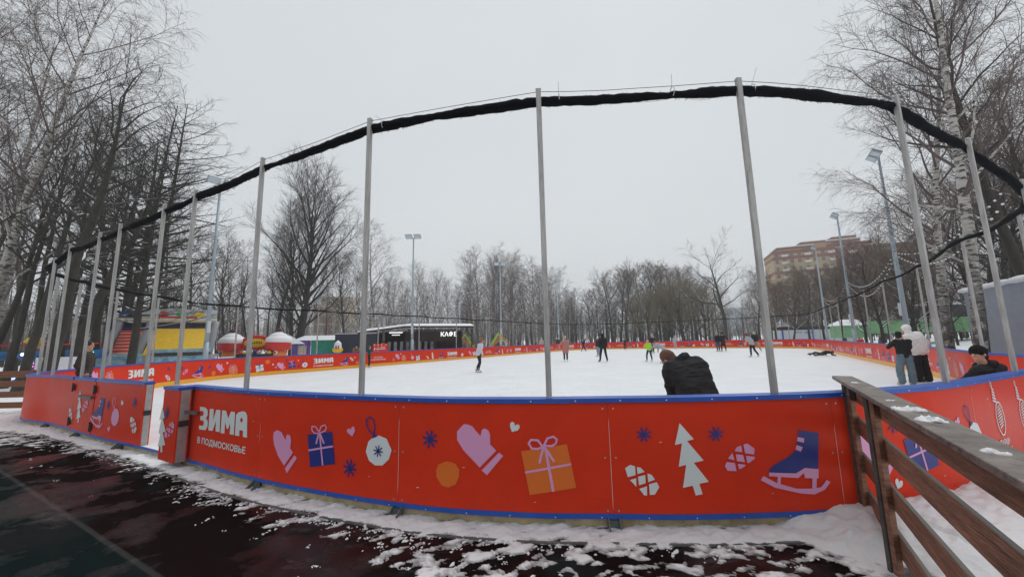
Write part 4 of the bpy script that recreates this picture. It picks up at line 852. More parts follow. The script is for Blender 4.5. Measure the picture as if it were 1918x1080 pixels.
# red dome stall: two red domes with snow icing and an oval scalloped board
def dome(px, label):
    x, y = at(px, 29); r = empty('balloon_figure', (x, y, .3), label=label, cat='balloon figure', group='red topped balloon figures at the stall')
    part('stem', r, lambda m_: (m_.tube([(0, 0, 0), (0, 0, .8), (0, 0, 1.35)], [.62, .62, .5], 14, col('orange', (.75, .22, .02), var=.2))), smooth=True)
    def face(m_):
        for sx in (-.2, .2): m_.ball((sx, -.58, 1.0), (.15, .06, .17), WHITE); m_.ball((sx, -.645, .97), (.06, .03, .07), DARK)
    if px > 480: part('eyes', r, face, smooth=True)
    def cap(m_):
        pr = [(.5, 1.1), (.76, 1.15), (.86, 1.45), (.84, 1.75), (.7, 2.1), (.45, 2.35), (.12, 2.45)]
        m_.tube([(0, 0, z_) for _, z_ in pr], [q for q, _ in pr], 18, RDD)
        for k in range(12): a = k*math.pi/6; m_.ball((.68*math.cos(a), .68*math.sin(a), 1.32), .2, RDD, 8, 6)
    part('dome', r, cap, smooth=True)
    part('snow_cap', r, lambda m_: (m_.ball((.02, .03, 1.88), (.9, .9, .47), SNOW, 18, 12), m_.ball((0, 0, 2.2), (.62, .62, .28), SNOW, 14, 8), m_.ball((0, 0, 2.34), (.36, .36, .2), SNOW, 12, 8)), smooth=True)
    part('top_knob', r, lambda m_: m_.ball((0, 0, 2.66), (.2, .2, .16), col('maroon', (.1, .015, .03))), smooth=True)
dome(434, 'red domed balloon figure with snow icing at the left of the stall')
dome(521, 'red domed balloon figure with white eyes at the right of the stall')
x, y = at(479, 29); r = empty('stall_sign', (x, y, 0), label='oval yellow sign with red scalloped edge between two red domes', cat='sign')
def scal(m_):
    for k in range(22): a = 2*math.pi*k/22; m_.ball((1.02*math.cos(a), 0, 2.02+.48*math.sin(a)), (.17, .12, .15), RDD, 8, 6)
    m_.ball((0, 0, 2.02), (1.05, .12, .5), RDD, 24, 8)
part('scalloped_edge', r, scal, smooth=True)
part('oval_board', r, lambda m_: m_.ball((0, -.09, 2.02), (.88, .06, .34), YEL, 24, 8), smooth=True)
def illeg(m_):
    q = random.Random(2)
    for k in range(9): m_.box((-.52+.13*k, -.16, 2.03+.01*q.uniform(-2, 2)), (.05, .02, q.uniform(.12, .18)), DARK); m_.box((-.5+.13*k, -.16, 2.03+.05*q.choice((-1, 0, 1))), (.07, .02, .03), DARK)
part('lettering', r, illeg)
part('posts', r, lambda m_: (m_.tube([(-.9, .1, 0), (-.9, .1, 1.7)], .05, 8, DARK), m_.tube([(.9, .1, 0), (.9, .1, 1.7)], .05, 8, DARK)))
x, y = at(480, 28.4); r = empty('stall_counter', (x, y, 0), label='low stall counter of coloured toys dusted with snow under the oval sign', cat='stall')
part('counter', r, lambda m_: m_.box((0, 0, .6), (2.6, .8, 1.2), BLK))
def toys(m_):
    q = random.Random(8)
    for k in range(22): m_.ball((q.uniform(-1.2, 1.2), q.uniform(-.3, .3), 1.25+q.uniform(0, .15)), q.uniform(.09, .18), q.choice((SNOW, SNOW, RDD, YEL, DBL, CRM, DARK)), 7, 5)
part('toys', r, toys, smooth=True)
x, y = at(405, 26); r = empty('snowy_bench', (x, y, 0), rad(30), label='snow covered bench right of the yellow slide behind the boards', cat='bench')
part('seat', r, lambda m_: (m_.box((0, 0, .9), (2.4, .5, .12), WOODT), m_.box((-1, 0, .45), (.1, .4, .9), DARK), m_.box((1, 0, .45), (.1, .4, .9), DARK)))
part('snow_layer', r, lambda m_: (m_.box((-.5, 0, 1.06), (1.1, .45, .18), SNOW), m_.box((.7, 0, 1.03), (.8, .45, .12), SNOW)))
x, y = at(540, 33); r = empty('pop_up_tent', (x, y, 0), label='small white gabled tent beside the right red dome', cat='tent')
part('roof', r, lambda m_: m_.add([(-.9, -1, 1.9), (.9, -1, 1.9), (.9, 1, 1.9), (-.9, 1, 1.9), (0, 0, 2.7)], [(0, 1, 4), (1, 2, 4), (2, 3, 4), (3, 0, 4), (3, 2, 1, 0)], col('dull_white', (.5, .54, .56), var=.15)))
part('legs', r, lambda m_: [m_.tube([(a, b_, 0), (a, b_, 1.9)], .04, 6, GRY) for a in (-.85, .85) for b_ in (-.95, .95)])
# purple and green kiosk tent, container, cafe
x, y = at(600, 40); r = empty('kiosk_tent', (x, y, 0), rad(14), label='long market tent with white roof, purple end and green side', cat='tent')
PUR = col('purple', (.13, .06, .3), rough=.6, var=.2); GRN = col('tent_green', (.02, .25, .17), rough=.6, var=.25)
part('roof', r, lambda m_: m_.add([(-2.3, -1.3, 2.25), (2.6, -1.3, 2.25), (2.6, 1.3, 2.25), (-2.3, 1.3, 2.25), (-1.5, -.2, 2.75), (2.6, -.2, 2.75), (2.6, .2, 2.75), (-1.5, .2, 2.75)], [(0, 1, 5, 4), (1, 2, 6, 5), (2, 3, 7, 6), (3, 0, 4, 7), (4, 5, 6, 7), (3, 2, 1, 0)], SNOW))
part('purple_walls', r, lambda m_: (m_.box((-2.2, 0, 1.1), (.08, 2.5, 2.2), PUR), m_.box((-1.4, -1.22, 2.0), (1.5, .08, .5), PUR), m_.box((-2.05, -1.22, 1), (.35, .08, 2), PUR), m_.box((-.8, -1.22, 1), (.35, .08, 2), PUR)))
part('green_walls', r, lambda m_: (m_.box((1, -1.2, 1.12), (3.15, .08, 2.25), GRN), m_.box((2.58, 0, 1.1), (.06, 2.4, 2.2), GRN)))
part('door_opening', r, lambda m_: m_.box((-1.4, -1.0, .9), (.9, .04, 1.8), CRM))
x, y = at(633, 36); r = empty('toy_cart', (x, y, 0), label='little yellow cart with a snowy pointed roof before the green tent', cat='cart')
part('body', r, lambda m_: m_.ball((0, 0, 1.25), (.5, .4, .3), YEL, 12, 8), smooth=True); part('roof', r, lambda m_: (m_.tube([(0, 0, 1.45), (0, 0, 1.9), (0, 0, 2.15)], [.36, .3, .05], 10, SNOW), m_.box((0, -.25, 1.5), (.1, .3, .3), PUR), m_.box((.2, -.2, 1.5), (.08, .3, .3), RDD)), smooth=False)
part('base', r, lambda m_: m_.tube([(0, 0, 0), (0, 0, 1)], .3, 8, GRY))
x, y = at(672, 38.5); r = empty('shipping_container', (x, y, 0), rad(8), label='dark blue grey container between the green tent and the cafe', cat='container')
CON = col('container', (.028, .037, .06), rough=.6, var=.15)
def cont(m_):
    m_.box((0, 0, 1.4), (3.9, 2.4, 2.75), CON)
    for k in range(26): m_.box((-1.9+.152*k, -1.22, 1.4), (.07, .04, 2.5), CON)
part('body', r, cont); part('snow_layer', r, lambda m_: m_.box((0, 0, 2.8), (3.9, 2.4, .05), SNOW))
cf = empty('cafe_pavilion', (*at(800, 41), 0), rad(10), label='dark timber cafe pavilion with open posts, snowy shed roof and lit sign', cat='cafe')
BRN = col('dark_timber', (.028, .016, .012), rough=.7, bump=.3, var=.3, vscale=3, stretch=(.3, .3, 8)); WIN = mat('window_reflection', (.25, .28, .3), .2, var=.5, vscale=3)
def roof(m_):
    m_.add([(-6.6, -2.6, 2.75), (-2.1, -2.6, 3.3), (4.9, -2.6, 3.2), (4.9, 2.6, 3.6), (-2.1, 2.6, 3.7), (-6.6, 2.6, 3.2), (-6.6, -2.6, 2.9), (-2.1, -2.6, 3.45), (4.9, -2.6, 3.35), (4.9, 2.6, 3.75), (-2.1, 2.6, 3.85), (-6.6, 2.6, 3.35)],
        [(0, 1, 7, 6), (1, 2, 8, 7), (2, 3, 9, 8), (3, 4, 10, 9), (4, 5, 11, 10), (5, 0, 6, 11), (6, 7, 10, 11), (7, 8, 9, 10), (5, 4, 1, 0), (4, 3, 2, 1)], BRN)
part('roof', cf, roof)
part('roof_snow', cf, lambda m_: m_.add([(-6.65, -2.65, 2.905), (-2.1, -2.65, 3.455), (4.9, -2.65, 3.355), (4.9, 2.6, 3.76), (-2.1, 2.6, 3.86), (-6.65, 2.6, 3.36), (-6.65, -2.65, 3.0), (-2.1, -2.65, 3.54), (4.9, -2.65, 3.41), (4.9, 2.6, 3.85), (-2.1, 2.6, 3.95), (-6.65, 2.6, 3.45)],
        [(0, 1, 7, 6), (1, 2, 8, 7), (2, 3, 9, 8), (3, 4, 10, 9), (4, 5, 11, 10), (5, 0, 6, 11), (6, 7, 10, 11), (7, 8, 9, 10)], SNOW))
def wall(m_):
    m_.box((-1.2, 1.6, 1.5), (10, .1, 3), BRN)
    for k in range(8): m_.box((.6, -2.2, 3.05-.16*k), (4.9, .05, .13), BRN)
part('walls', cf, wall)
for X_ in (-6.2, -4.9, -2.0, -.9, .9, 2.2, 3.0, 4.7):
    part('post', cf, lambda m_, X_=X_: m_.box((X_, -2.3, 1.5 if X_ > -4 else 1.35), (.12, .12, 3.05 if X_ > -4 else 2.7), BRN))
for k in range(9):
    part('window', cf, lambda m_, k=k: m_.box((-4.4+.62*k, -1.2, 1.15), (.3, .05, 1.5), WIN))
for a, b_ in (((3.05, 2.3), (3.6, 3.1)), ((4.6, 2.3), (4.1, 3.1))): part('brace', cf, lambda m_, a=a, b_=b_: m_.beam((a[0], -2.3, a[1]), (b_[0], -2.3, b_[1]), .1, .1, BRN))
LIT = mat('lit_white', (.9, .9, .9), .4, emit=((1, .98, .95), .8))
part('strip_light', cf, lambda m_: (m_.box((-3.0, -2.2, 2.82), (1.3, .12, .1), LIT))); part('strip_light', cf, lambda m_: m_.box((-3.1, -1.4, 2.6), (.8, .12, .08), LIT))
vs, fs = text_mesh('КАФЕ', .62, .012); mb = MB(); mb.add([(v.x+1.45, -2.42, v.y+2.35) for v in vs], fs, LIT); mb.build('lit_sign', cf)
part('chimney', cf, lambda m_: m_.tube([(-4.7, 1, 2), (-4.7, 1, 4.6)], .16, 10, GALV))
x, y = at(713, 33.5); r = empty('red_banner', (x, y, 0), rad(14), label='red notice board with white print in front of the cafe end', cat='banner')
part('frame', r, lambda m_: (m_.box((-.62, 0, .9), (.06, .06, 1.8), DARK), m_.box((.62, 0, .9), (.06, .06, 1.8), DARK)))
part('panel', r, lambda m_: (m_.box((0, -.04, 1.4), (1.26, .03, .7), RED), m_.box((0, -.06, 1.3), (.85, .012, .06), WHITE), m_.box((.2, -.06, 1.45), (.4, .012, .05), WHITE), [m_.box((a, -.06, 1.65), (.1, .012, .07), WHITE) for a in (-.5, -.2, .1, .45)], m_.box((-.5, -.06, 1.3), (.06, .012, .3), WHITE)))
# climbing frame of crossed neon beams
NG = col('neon_green', (.45, .8, .05), rough=.4); NO = col('neon_orange', (.85, .25, .05), rough=.4)
for px, lab in ((882, 'left neon green and orange lattice beams of the play frame by the cafe'), (922, 'right neon green and orange lattice beams of the play frame')):
    x, y = at(px, 45); r = empty('play_frame', (x, y, 0), label=lab, cat='play frame', group='neon play frames right of the cafe')
    sg = 1 if px > 900 else -1
    for mm, q, nm in ((NG, (-.9, .9), 'green_truss'), (NO, (-1.1, 1.5), 'orange_truss')):
        mb = MB()
        a = Vector((q[0]*sg*.9, 0, .3)); b_ = Vector((q[1]*sg*.8, 0, 2.6 if mm is NG else 2.3)); 
        for o_ in (-.14, .14): mb.beam(a+Vector((0, 0, o_)), b_+Vector((0, 0, o_)), .07, .07, mm)
        for k in range(7): u = k/7; w_ = (k+1)/7; mb.beam(a.lerp(b_, u)+Vector((0, 0, -.14)), a.lerp(b_, w_)+Vector((0, 0, .14)), .05, .05, mm)
        mb.beam(b_, b_+Vector((sg*.9, 0, -1.2)), .09, .09, mm); mb.build(nm, r)
# carousel with blue gondolas
x, y = at(63, 21); cr_ = empty('carousel', (x, y, 0), label='flying carousel with lit purple column, yellow cap and blue gondolas on red arms', cat='carousel')
VIO = col('violet', (.22, .04, .3), rough=.4, var=.15)
part('column', cr_, lambda m_: m_.tube([(0, 0, 0), (0, 0, .3), (0, 0, .5), (0, 0, 1.9)], [.75, .55, .2, .17], 12, VIO), smooth=True)
part('canopy', cr_, lambda m_: (m_.tube([(0, 0, 2.2), (0, 0, 2.3), (0, 0, 2.5), (0, 0, 2.58)], [.3, .42, .3, .08], 14, YEL), m_.tube([(0, 0, 2.46), (0, 0, 2.62)], [.32, .05], 14, SNOW), m_.tube([(0, 0, 1.9), (0, 0, 2.15)], [.2, .32], 12, YEL)), smooth=True)
LEDC = [((1, .1, .3), 'led_red'), ((.2, 1, .5), 'led_green'), ((.2, .4, 1), 'led_blue'), ((.9, .95, 1), 'led_white'), ((1, .8, .2), 'led_amber')]
for k in range(10):
    cc, nm = LEDC[k % 5]; part('lamp', cr_, lambda m_, k=k, cc=cc, nm=nm: m_.ball(((-.22 if k % 2 else .22), -.15, .95+.17*(k//2)), .05, mat(nm, cc, .3, emit=(cc, 3)), 8, 6), smooth=True)
for k in range(7):
    a = 2*math.pi*k/7+.2; cx, cy = 3*math.cos(a), 3*math.sin(a)
    part('arm', cr_, lambda m_, cx=cx, cy=cy: m_.beam((0, 0, 2.1), (cx, cy, 2.15), .07, .07, RDD))
    g_ = part('gondola', cr_, lambda m_, cx=cx, cy=cy: (m_.ball((cx, cy, 1.55), (.55, .3, .26), col('gondola_blue', (.02, .14, .36)), 12, 8), m_.tube([(cx, cy, 1.7), (cx, cy, 2.15)], .03, 6, DARK)), smooth=True)
    cc, nm = LEDC[(k*2+1) % 5]; part('lamp', g_, lambda m_, cx=cx, cy=cy, cc=cc, nm=nm: m_.ball((cx, cy-.3, 1.62), .07, mat(nm, cc, .3, emit=(cc, 3)), 8, 6), smooth=True)
for k in range(6):
    cc, nm = LEDC[k % 5]; part('lamp', cr_, lambda m_, k=k, cc=cc, nm=nm: m_.ball((-.45+.18*k, -.62, .35+.1*(k % 2)), .06, mat(nm, cc, .3, emit=(cc, 3)), 8, 6), smooth=True)
x, y = at(110, 19); r = empty('white_hoarding', (x, y, 0), rad(25), label='leaning white snow covered hoarding among dark trunks at left', cat='hoarding')
part('sheet', r, lambda m_: m_.box((0, 0, .8), (1.5, .06, 1.3), SNOW)); part('posts', r, lambda m_: (m_.box((-.7, .06, .7), (.06, .06, 1.4), DARK), m_.box((.7, .06, .7), (.06, .06, 1.4), DARK)))
# ------------------------------------------------------------------ things beyond the right boards
x0, y0 = at(1448, 66); x1, y1 = at(1612, 62); L_ = math.hypot(x1-x0, y1-y0)
r = empty('hockey_rink_boards', (x0, y0, 0), math.atan2(y1-y0, x1-x0), label='white hockey rink boards with blue posts and a small blue logo, at far right', cat='rink boards')
WB = col('white_board', (.72, .76, .8), rough=.4, var=.04)
part('board', r, lambda m_: m_.box((L_/2, 0, 1.2), (L_, .12, 2.5), WB))
for px in (1472, 1523):
    xx, yy = at(px, 64); u = (Vector((xx, yy))-Vector((x0, y0))).dot(Vector((x1-x0, y1-y0)))/L_
    part('blue_post', r, lambda m_, u=u: m_.box((u, -.1, 1.65), (.22, .08, 1.7 if u < 4 else 1.9), BLUE))
lx = L_*.31
def logo(m_):
    for k in range(3): m_.beam((lx-.45+.3*k, -.07, 1.95+.1*(k % 2)), (lx-.15+.3*k, -.07, 2.1-.12*(k % 2)), .02, .09, BLUE)
part('logo', r, logo)
for i, (w_, z_) in enumerate(((1.5, 2.1), (1.3, 1.9))):
    part('logo_text', r, lambda m_, w_=w_, z_=z_: [m_.box((lx+.9+.17*k, -.068, z_), (.11, .012, .11), BLUE) for k in range(int(w_/.17))])
x, y = at(1467, 72); r = empty('playhouse', (x, y, 0), label='red playhouse with a snowy pyramid roof above the white boards', cat='playhouse')
part('walls', r, lambda m_: (m_.box((0, 0, 1.6), (1.5, 1.5, 3.3), RDD), m_.box((-.45, -.77, 2.6), (.2, .04, 1), DARK), m_.box((.35, -.77, 2.6), (.2, .04, 1), DARK)))
part('roof', r, lambda m_: m_.add([(-1, -1, 3.2), (1, -1, 3.2), (1, 1, 3.2), (-1, 1, 3.2), (0, 0, 4.9)], [(0, 1, 4), (1, 2, 4), (2, 3, 4), (3, 0, 4), (3, 2, 1, 0)], SNOW))
a = at(1440, 70); c = at(1570, 66); r = empty('dark_fence', (0, 0, 0), label='dark board fence standing behind the white hockey boards', cat='fence')
part('boards', r, lambda m_: m_.beam((a[0], a[1], 1.5), (c[0], c[1], 1.5), .1, 3.0, BLK))
GF = mat('green_fence', (.19, .4, .2), .6, var=.2, vscale=2); gp = [at(1556, 50), at(1640, 45), at(1740, 40), at(1840, 36)]
r = empty('green_fence', (0, 0, 0), label='bright green sheet fence on the snowy rise behind the trees at right', cat='fence')
for (a, c) in zip(gp, gp[1:]):
    part('sheet', r, lambda m_: m_.beam((a[0], a[1], 2.35), (c[0], c[1], 2.35), .06, 1.5, GF)); part('top_rail', r, lambda m_: m_.beam((a[0], a[1], 3.12), (c[0], c[1], 3.12), .1, .06, DARK))
x, y = at(1768, 45); r = empty('black_shed', (x, y, 1.5), rad(-20), label='black flat roofed shed with snow on its roof behind the green fence', cat='shed')
part('walls', r, lambda m_: m_.box((0, 0, 1.6), (5.6, 5, 3.2), BLK)); part('snow_layer', r, lambda m_: m_.box((0, 0, 3.3), (5.8, 5.2, .25), SNOW))
part('poster', r, lambda m_: (m_.box((1, -2.52, 1.4), (.4, .02, .7), GRY), m_.box((2, -2.52, 1.3), (.6, .02, .6), GRY)))
x, y = at(1592, 47); r = empty('garden_hut', (x, y, 1.2), label='small green hut with a snow heaped roof between trunks at right', cat='hut')
part('walls', r, lambda m_: m_.box((0, 0, .7), (3.2, 2, 1.5), GF)); part('roof', r, lambda m_: m_.add([(-1.8, -1.2, 1.45), (1.8, -1.2, 1.45), (1.8, 1.2, 1.45), (-1.8, 1.2, 1.45), (-1, 0, 2.2), (1, 0, 2.2)], [(0, 1, 5, 4), (1, 2, 5), (2, 3, 4, 5), (3, 0, 4), (3, 2, 1, 0)], SNOW))
x, y = at(1610, 24); r = empty('red_hydrant', (x, y, .35), label='small red post with a cap just behind the right boards by a mast', cat='hydrant')
part('body', r, lambda m_: (m_.tube([(0, 0, 0), (0, 0, .85)], .14, 10, RDD), m_.box((0, 0, .5), (.5, .16, .16), RDD)), smooth=False); part('cap', r, lambda m_: m_.ball((0, 0, .88), (.17, .17, .14), RDD), smooth=True)
# grey building at the right edge
x0, y0 = 20.6, 17.0; dx, dy = -.54, -.842; ex, ey = .842, -.54
r = empty('concrete_building', (x0, y0, 0), label='blank blue grey rendered building with snow on its roof at the right edge', cat='building')
RND = mat('render_grey', (.27, .3, .35), .85, bump=.8, bscale=14, var=.08, vscale=3)
q = [(0, 0), (ex*8, ey*8), (ex*8+dx*12, ey*8+dy*12), (dx*12, dy*12)]; q = q[::-1] if False else q
part('wall', r, lambda m_: m_.prism([q[3], q[2], q[1], q[0]], -.2, 3.5, RND))
sn = MB(); k_ = 60
for i in range(k_):
    u = 12*i/k_; r0 = .12+.05*noise.noise(Vector((u*1.5, 0, 4))); sn.ball((dx*u+ex*.12, dy*u+ey*.12, 3.52+.04*noise.noise(Vector((u*2, 1, 0)))), (.3, .3, r0), SNOW, 10, 6)
sn.prism([(p[0]*1.0+ex*.02, p[1]+ey*.02) for p in (q[3], q[2], q[1], q[0])], 3.502, 3.6, SNOW)
sn.build('roof_snow', r, True)
# ------------------------------------------------------------------ far buildings
def tower(px, depth, w, d, h, rot, label, base, band, rows, cols_, zsink=0, steps=()):
    x, y = at(px, depth); r = empty('apartment_block', (x, y, -zsink), rad(rot), label=label, cat='apartment block')
    def body(m_):
        m_.box((0, 0, h/2), (w, d, h), base)
        for (cx, ww, hh) in steps: m_.box((cx, 0, h+hh/2), (ww, d*.8, hh), base); m_.box((cx, 0, h+hh-.35), (ww+.2, d*.8+.2, .7), band); m_.box((cx, 0, h+hh+.15), (ww+.4, d*.8+.4, .3), SNOW)
        fh = h/rows
        for k in range(1, rows, 1):
            if k % 2: m_.box((0, 0, k*fh), (w+.12, d+.12, fh*.42), band)
        m_.box((0, 0, h-.6), (w+.3, d+.3, 1.2), band)
    part('walls', r, body)
    W_ = mat('far_window', (.12, .14, .17), .25, var=.4, vscale=1); Wf = mat('far_balcony', (.62, .6, .56), .6)
    fh = h/rows; top = [(i, k) for k in range(rows-1, -1, -1) for i in range(cols_)][:96]
    t = None
    for i, k in top:
        X_ = -w/2+w*(i+.5)/cols_
        if t is None or True:
            mb = MB(); mb.box((X_, -d/2-.08, (k+.5)*fh), (w/cols_*.42, .1, fh*.5), W_)
            if i % 3 == 1: mb.box((X_, -d/2-.45, (k+.3)*fh), (w/cols_*.8, .8, fh*.32), Wf)
            mb.build('window', r)
    return r
BR = mat('brick_red', (.24, .09, .065), .8, var=.12); BE = mat('brick_beige', (.42, .31, .18), .8, var=.12); PB = mat('panel_beige', (.48, .4, .28), .8, var=.1)
tower(1512, 150, 20, 14, 34.6, -22, 'tall red and beige striped apartment block, its left wing', BE, BR, 12, 8, steps=((-2, 12, 1.6), (4, 8, 3)))
tower(1572, 158, 24, 14, 38.5, -22, 'tall red and beige striped apartment block, the higher stepped wing in the middle', BE, BR, 14, 8, steps=((0, 18, 1.6), (4, 8, 3)))
tower(1655, 150, 28, 14, 36, -22, 'dark red apartment block wing behind the birches at right', BR, BR, 12, 8)
tower(607, 170, 6, 10, 19.5, 5, 'narrow brick striped tower seen left through the trees', BR, PB, 9, 1)
tower(632, 176, 12, 12, 23.5, 5, 'beige panel block beside the narrow brick tower at left', PB, PB, 9, 4)
tower(1378, 420, 22, 14, 32, 0, 'pale hazy tower far away right of the arching bare tree', mat('far_pale', (.38, .42, .47), .9), mat('far_pale2', (.42, .46, .5), .9), 10, 6)
# ------------------------------------------------------------------ bare winter trees
BARK = mat('dark_bark', (.04, .036, .029), .9, bump=1, bscale=14, var=.35, vscale=6, snow=.22, stretch=(1, 1, .3)); TWIG = mat('twig_dark', (.062, .052, .046), .9, snow=.12, var=.2)
TWIGB = mat('twig_birch', (.12, .09, .082), .9, snow=.1, var=.2); TWIGO = mat('twig_willow', (.19, .16, .1), .9, var=.25); TWIGR = mat('twig_alder', (.14, .1, .085), .9, var=.2)
SBARK = mat('snow_dusted_bark', (.06, .055, .048), .9, snow=.42, var=.3)
bb = bpy.data.materials.new('birch_bark'); bb.use_nodes = True; nt = bb.node_tree; b = nt.nodes['Principled BSDF']; tc = N('ShaderNodeTexCoord')
spz = N('ShaderNodeSeparateXYZ'); nt.links.new(tc.outputs['Object'], spz.inputs[0])
mk = mrange(nz(2.4, 5, .65, (1.4, 1.4, 4.5)), .5, .57); low = mrange(spz.outputs['Z'], 1.0, 7, 1.0, 0); rough_low = mth('MULTIPLY', mrange(nz(7, 5, .7, (1, 1, .6)), .35, .5), low)
cc = mixc(mth('MAXIMUM', mk, rough_low), (.5, .475, .44), (.055, .046, .038)); nt.links.new(cc, b.inputs['Base Color']); b.inputs['Roughness'].default_value = .8
bp = N('ShaderNodeBump'); bp.inputs['Strength'].default_value = .6; bp.inputs['Distance'].default_value = .02; nt.links.new(nz(9, 4, .6, (1, 1, 3)), bp.inputs['Height']); nt.links.new(bp.outputs[0], b.inputs['Normal'])
def grow(mb, rng, p, d, L, r0, r1, nseg, wob, trop, sides, m_):
    pts = [p.copy()]; q = p.copy(); d = d.normalized(); dirs = [d.copy()]
    for k in range(nseg):
        d = d+Vector((rng.gauss(0, wob), rng.gauss(0, wob), rng.gauss(0, wob)+trop)); d.normalize(); q = q+d*(L/nseg); pts.append(q.copy()); dirs.append(d.copy())
    rs = [r0+(r1-r0)*k/nseg for k in range(nseg+1)]
    mb.tube(pts, rs, sides, m_, cap=False)
    return pts, dirs, rs
def along(pts, dirs, rs, u):
    x = u*(len(pts)-1); i = min(int(x), len(pts)-2); f = x-i
    return pts[i].lerp(pts[i+1], f), dirs[i+1], rs[i]+(rs[i+1]-rs[i])*f
def offdir(rng, d, ang, az=None):
    o = d.orthogonal().normalized(); w = d.cross(o); a = rng.uniform(0, 6.283) if az is None else az
    return (d*math.cos(ang)+(o*math.cos(a)+w*math.sin(a))*math.sin(ang)).normalized()
K = dict(
 birch=dict(H=19, r=.2, lean=.03, base=.22, n=30, ang=(.9, .45), len=(.26, .1), L1wob=.1, L1trop=.06, n2=8, l2=.42, n3=7, l3=.85, droop=-.22, tw=TWIGB, bark=bb, lm=bb, wob=.03, tr3=.0075),
 alder=dict(H=19, r=.22, lean=.04, base=.38, n=24, ang=(.95, .5), len=(.2, .12), L1wob=.13, L1trop=.06, n2=7, l2=.42, n3=5, l3=.6, droop=.02, tw=TWIG, bark=BARK, lm=BARK, wob=.05, tr3=.0055),
 larch=dict(H=18, r=.24, lean=.02, base=.2, n=54, ang=(1.45, 1.15), len=(.24, .05), L1wob=.06, L1trop=.035, n2=8, l2=.28, n3=4, l3=.42, droop=-.03, tw=TWIG, bark=BARK, lm=BARK, wob=.02, tr3=.006),
 linden=dict(H=17, r=.4, lean=.02, base=.14, n=40, ang=(.9, .4), len=(.46, .12), L1wob=.08, L1trop=.11, n2=17, l2=.34, n3=11, l3=.8, droop=.06, tw=TWIG, bark=BARK, lm=BARK, wob=.03, tr3=.009),
 willow=dict(H=14, r=.35, lean=.05, base=.12, n=20, ang=(.8, .4), len=(.6, .22), L1wob=.1, L1trop=.09, n2=12, l2=.36, n3=14, l3=1.15, droop=.04, tw=TWIGO, bark=BARK, lm=BARK, wob=.05, tr3=.012),
 brown=dict(H=15, r=.24, lean=.04, base=.2, n=26, ang=(.85, .45), len=(.42, .14), L1wob=.13, L1trop=.07, n2=10, l2=.36, n3=9, l3=.8, droop=0, tw=TWIGR, bark=BARK, lm=SBARK, wob=.05, tr3=.011),
 arch=dict(H=12, r=.32, lean=.02, base=.26, n=13, ang=(1.0, .5), len=(.55, .3), L1wob=.16, L1trop=.05, n2=9, l2=.38, n3=8, l3=.75, droop=0, tw=TWIG, bark=SBARK, lm=SBARK, wob=.05, tr3=.008))
def tree_proto(kind, seed, fine=0, H=None):
    k = K[kind]; rng = random.Random(seed); H = H or k['H']; tr = MB(); cr = MB()
    P0 = Vector((0, 0, -.3)); d = Vector((rng.gauss(0, k['lean']), rng.gauss(0, k['lean']), 1))
    pts = [P0]; dirs = [d.normalized()]; q = P0.copy(); ns = 14
    for i in range(ns):
        d = d+Vector((rng.gauss(0, k['wob']), rng.gauss(0, k['wob']), .04)); d.normalize(); q = q+d*(H/ns); pts.append(q.copy()); dirs.append(d.copy())
    rs = [k['r']*(1.25 if i == 0 else 1)*(1-.93*(i/ns)**1.05) for i in range(ns+1)]
    tr.tube(pts, rs, 10, k['bark'], cap=False)
    for i in range(k['n']):
        u = k['base']+(1-k['base'])*((i+rng.random())/k['n'])**.85*.97; v = (u-k['base'])/(1-k['base'])
        p, dd, r = along(pts, dirs, rs, u)
        shape = math.sin(math.pi*min(1, .25+v*.75))*.75+.25 if kind not in ('larch',) else (1-v**3)**.6+.03
        if kind in ('willow', 'arch'): shape = 1.05-v*.75
        if kind == 'linden': shape = .3+.75*math.sin(math.pi*(.12+.73*v))
        L = H*(k['len'][1]+(k['len'][0]-k['len'][1])*shape)*rng.uniform(.75, 1.15)
        ang = k['ang'][0]+(k['ang'][1]-k['ang'][0])*v+rng.gauss(0, .1)
        b1 = offdir(rng, dd, ang, i*2.4+rng.gauss(0, .3)); r1 = min(r*.62, .018*L+.012)
        bp_, bd, br = grow(cr, rng, p, b1, L, r1*(.7 if kind == 'birch' else 1), .006, 6, k['L1wob'], k['L1trop'], 5, k['lm'] if kind != 'birch' or rng.random() < .3 else TWIGB)
        n2 = max(3, int(k['n2']*(L/(H*k['len'][0])+.35)))
        for j in range(n2):
            u2 = .18+.8*(j+rng.random())/n2; p2, d2, r2 = along(bp_, bd, br, u2)
            L2 = L*k['l2']*(1.15-.6*u2)*rng.uniform(.7, 1.25); c = offdir(rng, d2, rng.uniform(.5, .95)); c.z += .12
            q2, e2, s2 = grow(cr, rng, p2, c, L2, max(.008, min(r2*.6, .016)), .005, 3, .14, k['L1trop']*.5, 3, k['lm'] if (r2 > .03 and kind != 'birch') else k['tw'])
            n3 = int(k['n3']*(1+fine*.6))
            for m_ in range(n3):
                u3 = .12+.88*(m_+rng.random())/n3; p3, d3, r3 = along(q2, e2, s2, u3)
                L3 = k['l3']*rng.uniform(.5, 1.25); c3 = offdir(rng, d3, rng.uniform(.35, .9))
                t3, f3, g3 = grow(cr, rng, p3, c3, L3, k['tr3']*(.62 if fine else 1), .003, 2 if not fine else 3, .12, k['droop'], 3, k['tw'])
                if fine:
                    for w_ in range(2):
                        p4, d4, _ = along(t3, f3, g3, rng.uniform(.2, .95)); grow(cr, rng, p4, offdir(rng, d4, rng.uniform(.4, .9)), L3*.45, .004, .002, 2, .12, k['droop'], 3, k['tw'])
    tr_me = tr.build('trunk', smooth=True); cr_me = cr.build('crown')
    return tr_me, cr_me
PROTO = {}; nverts = 0
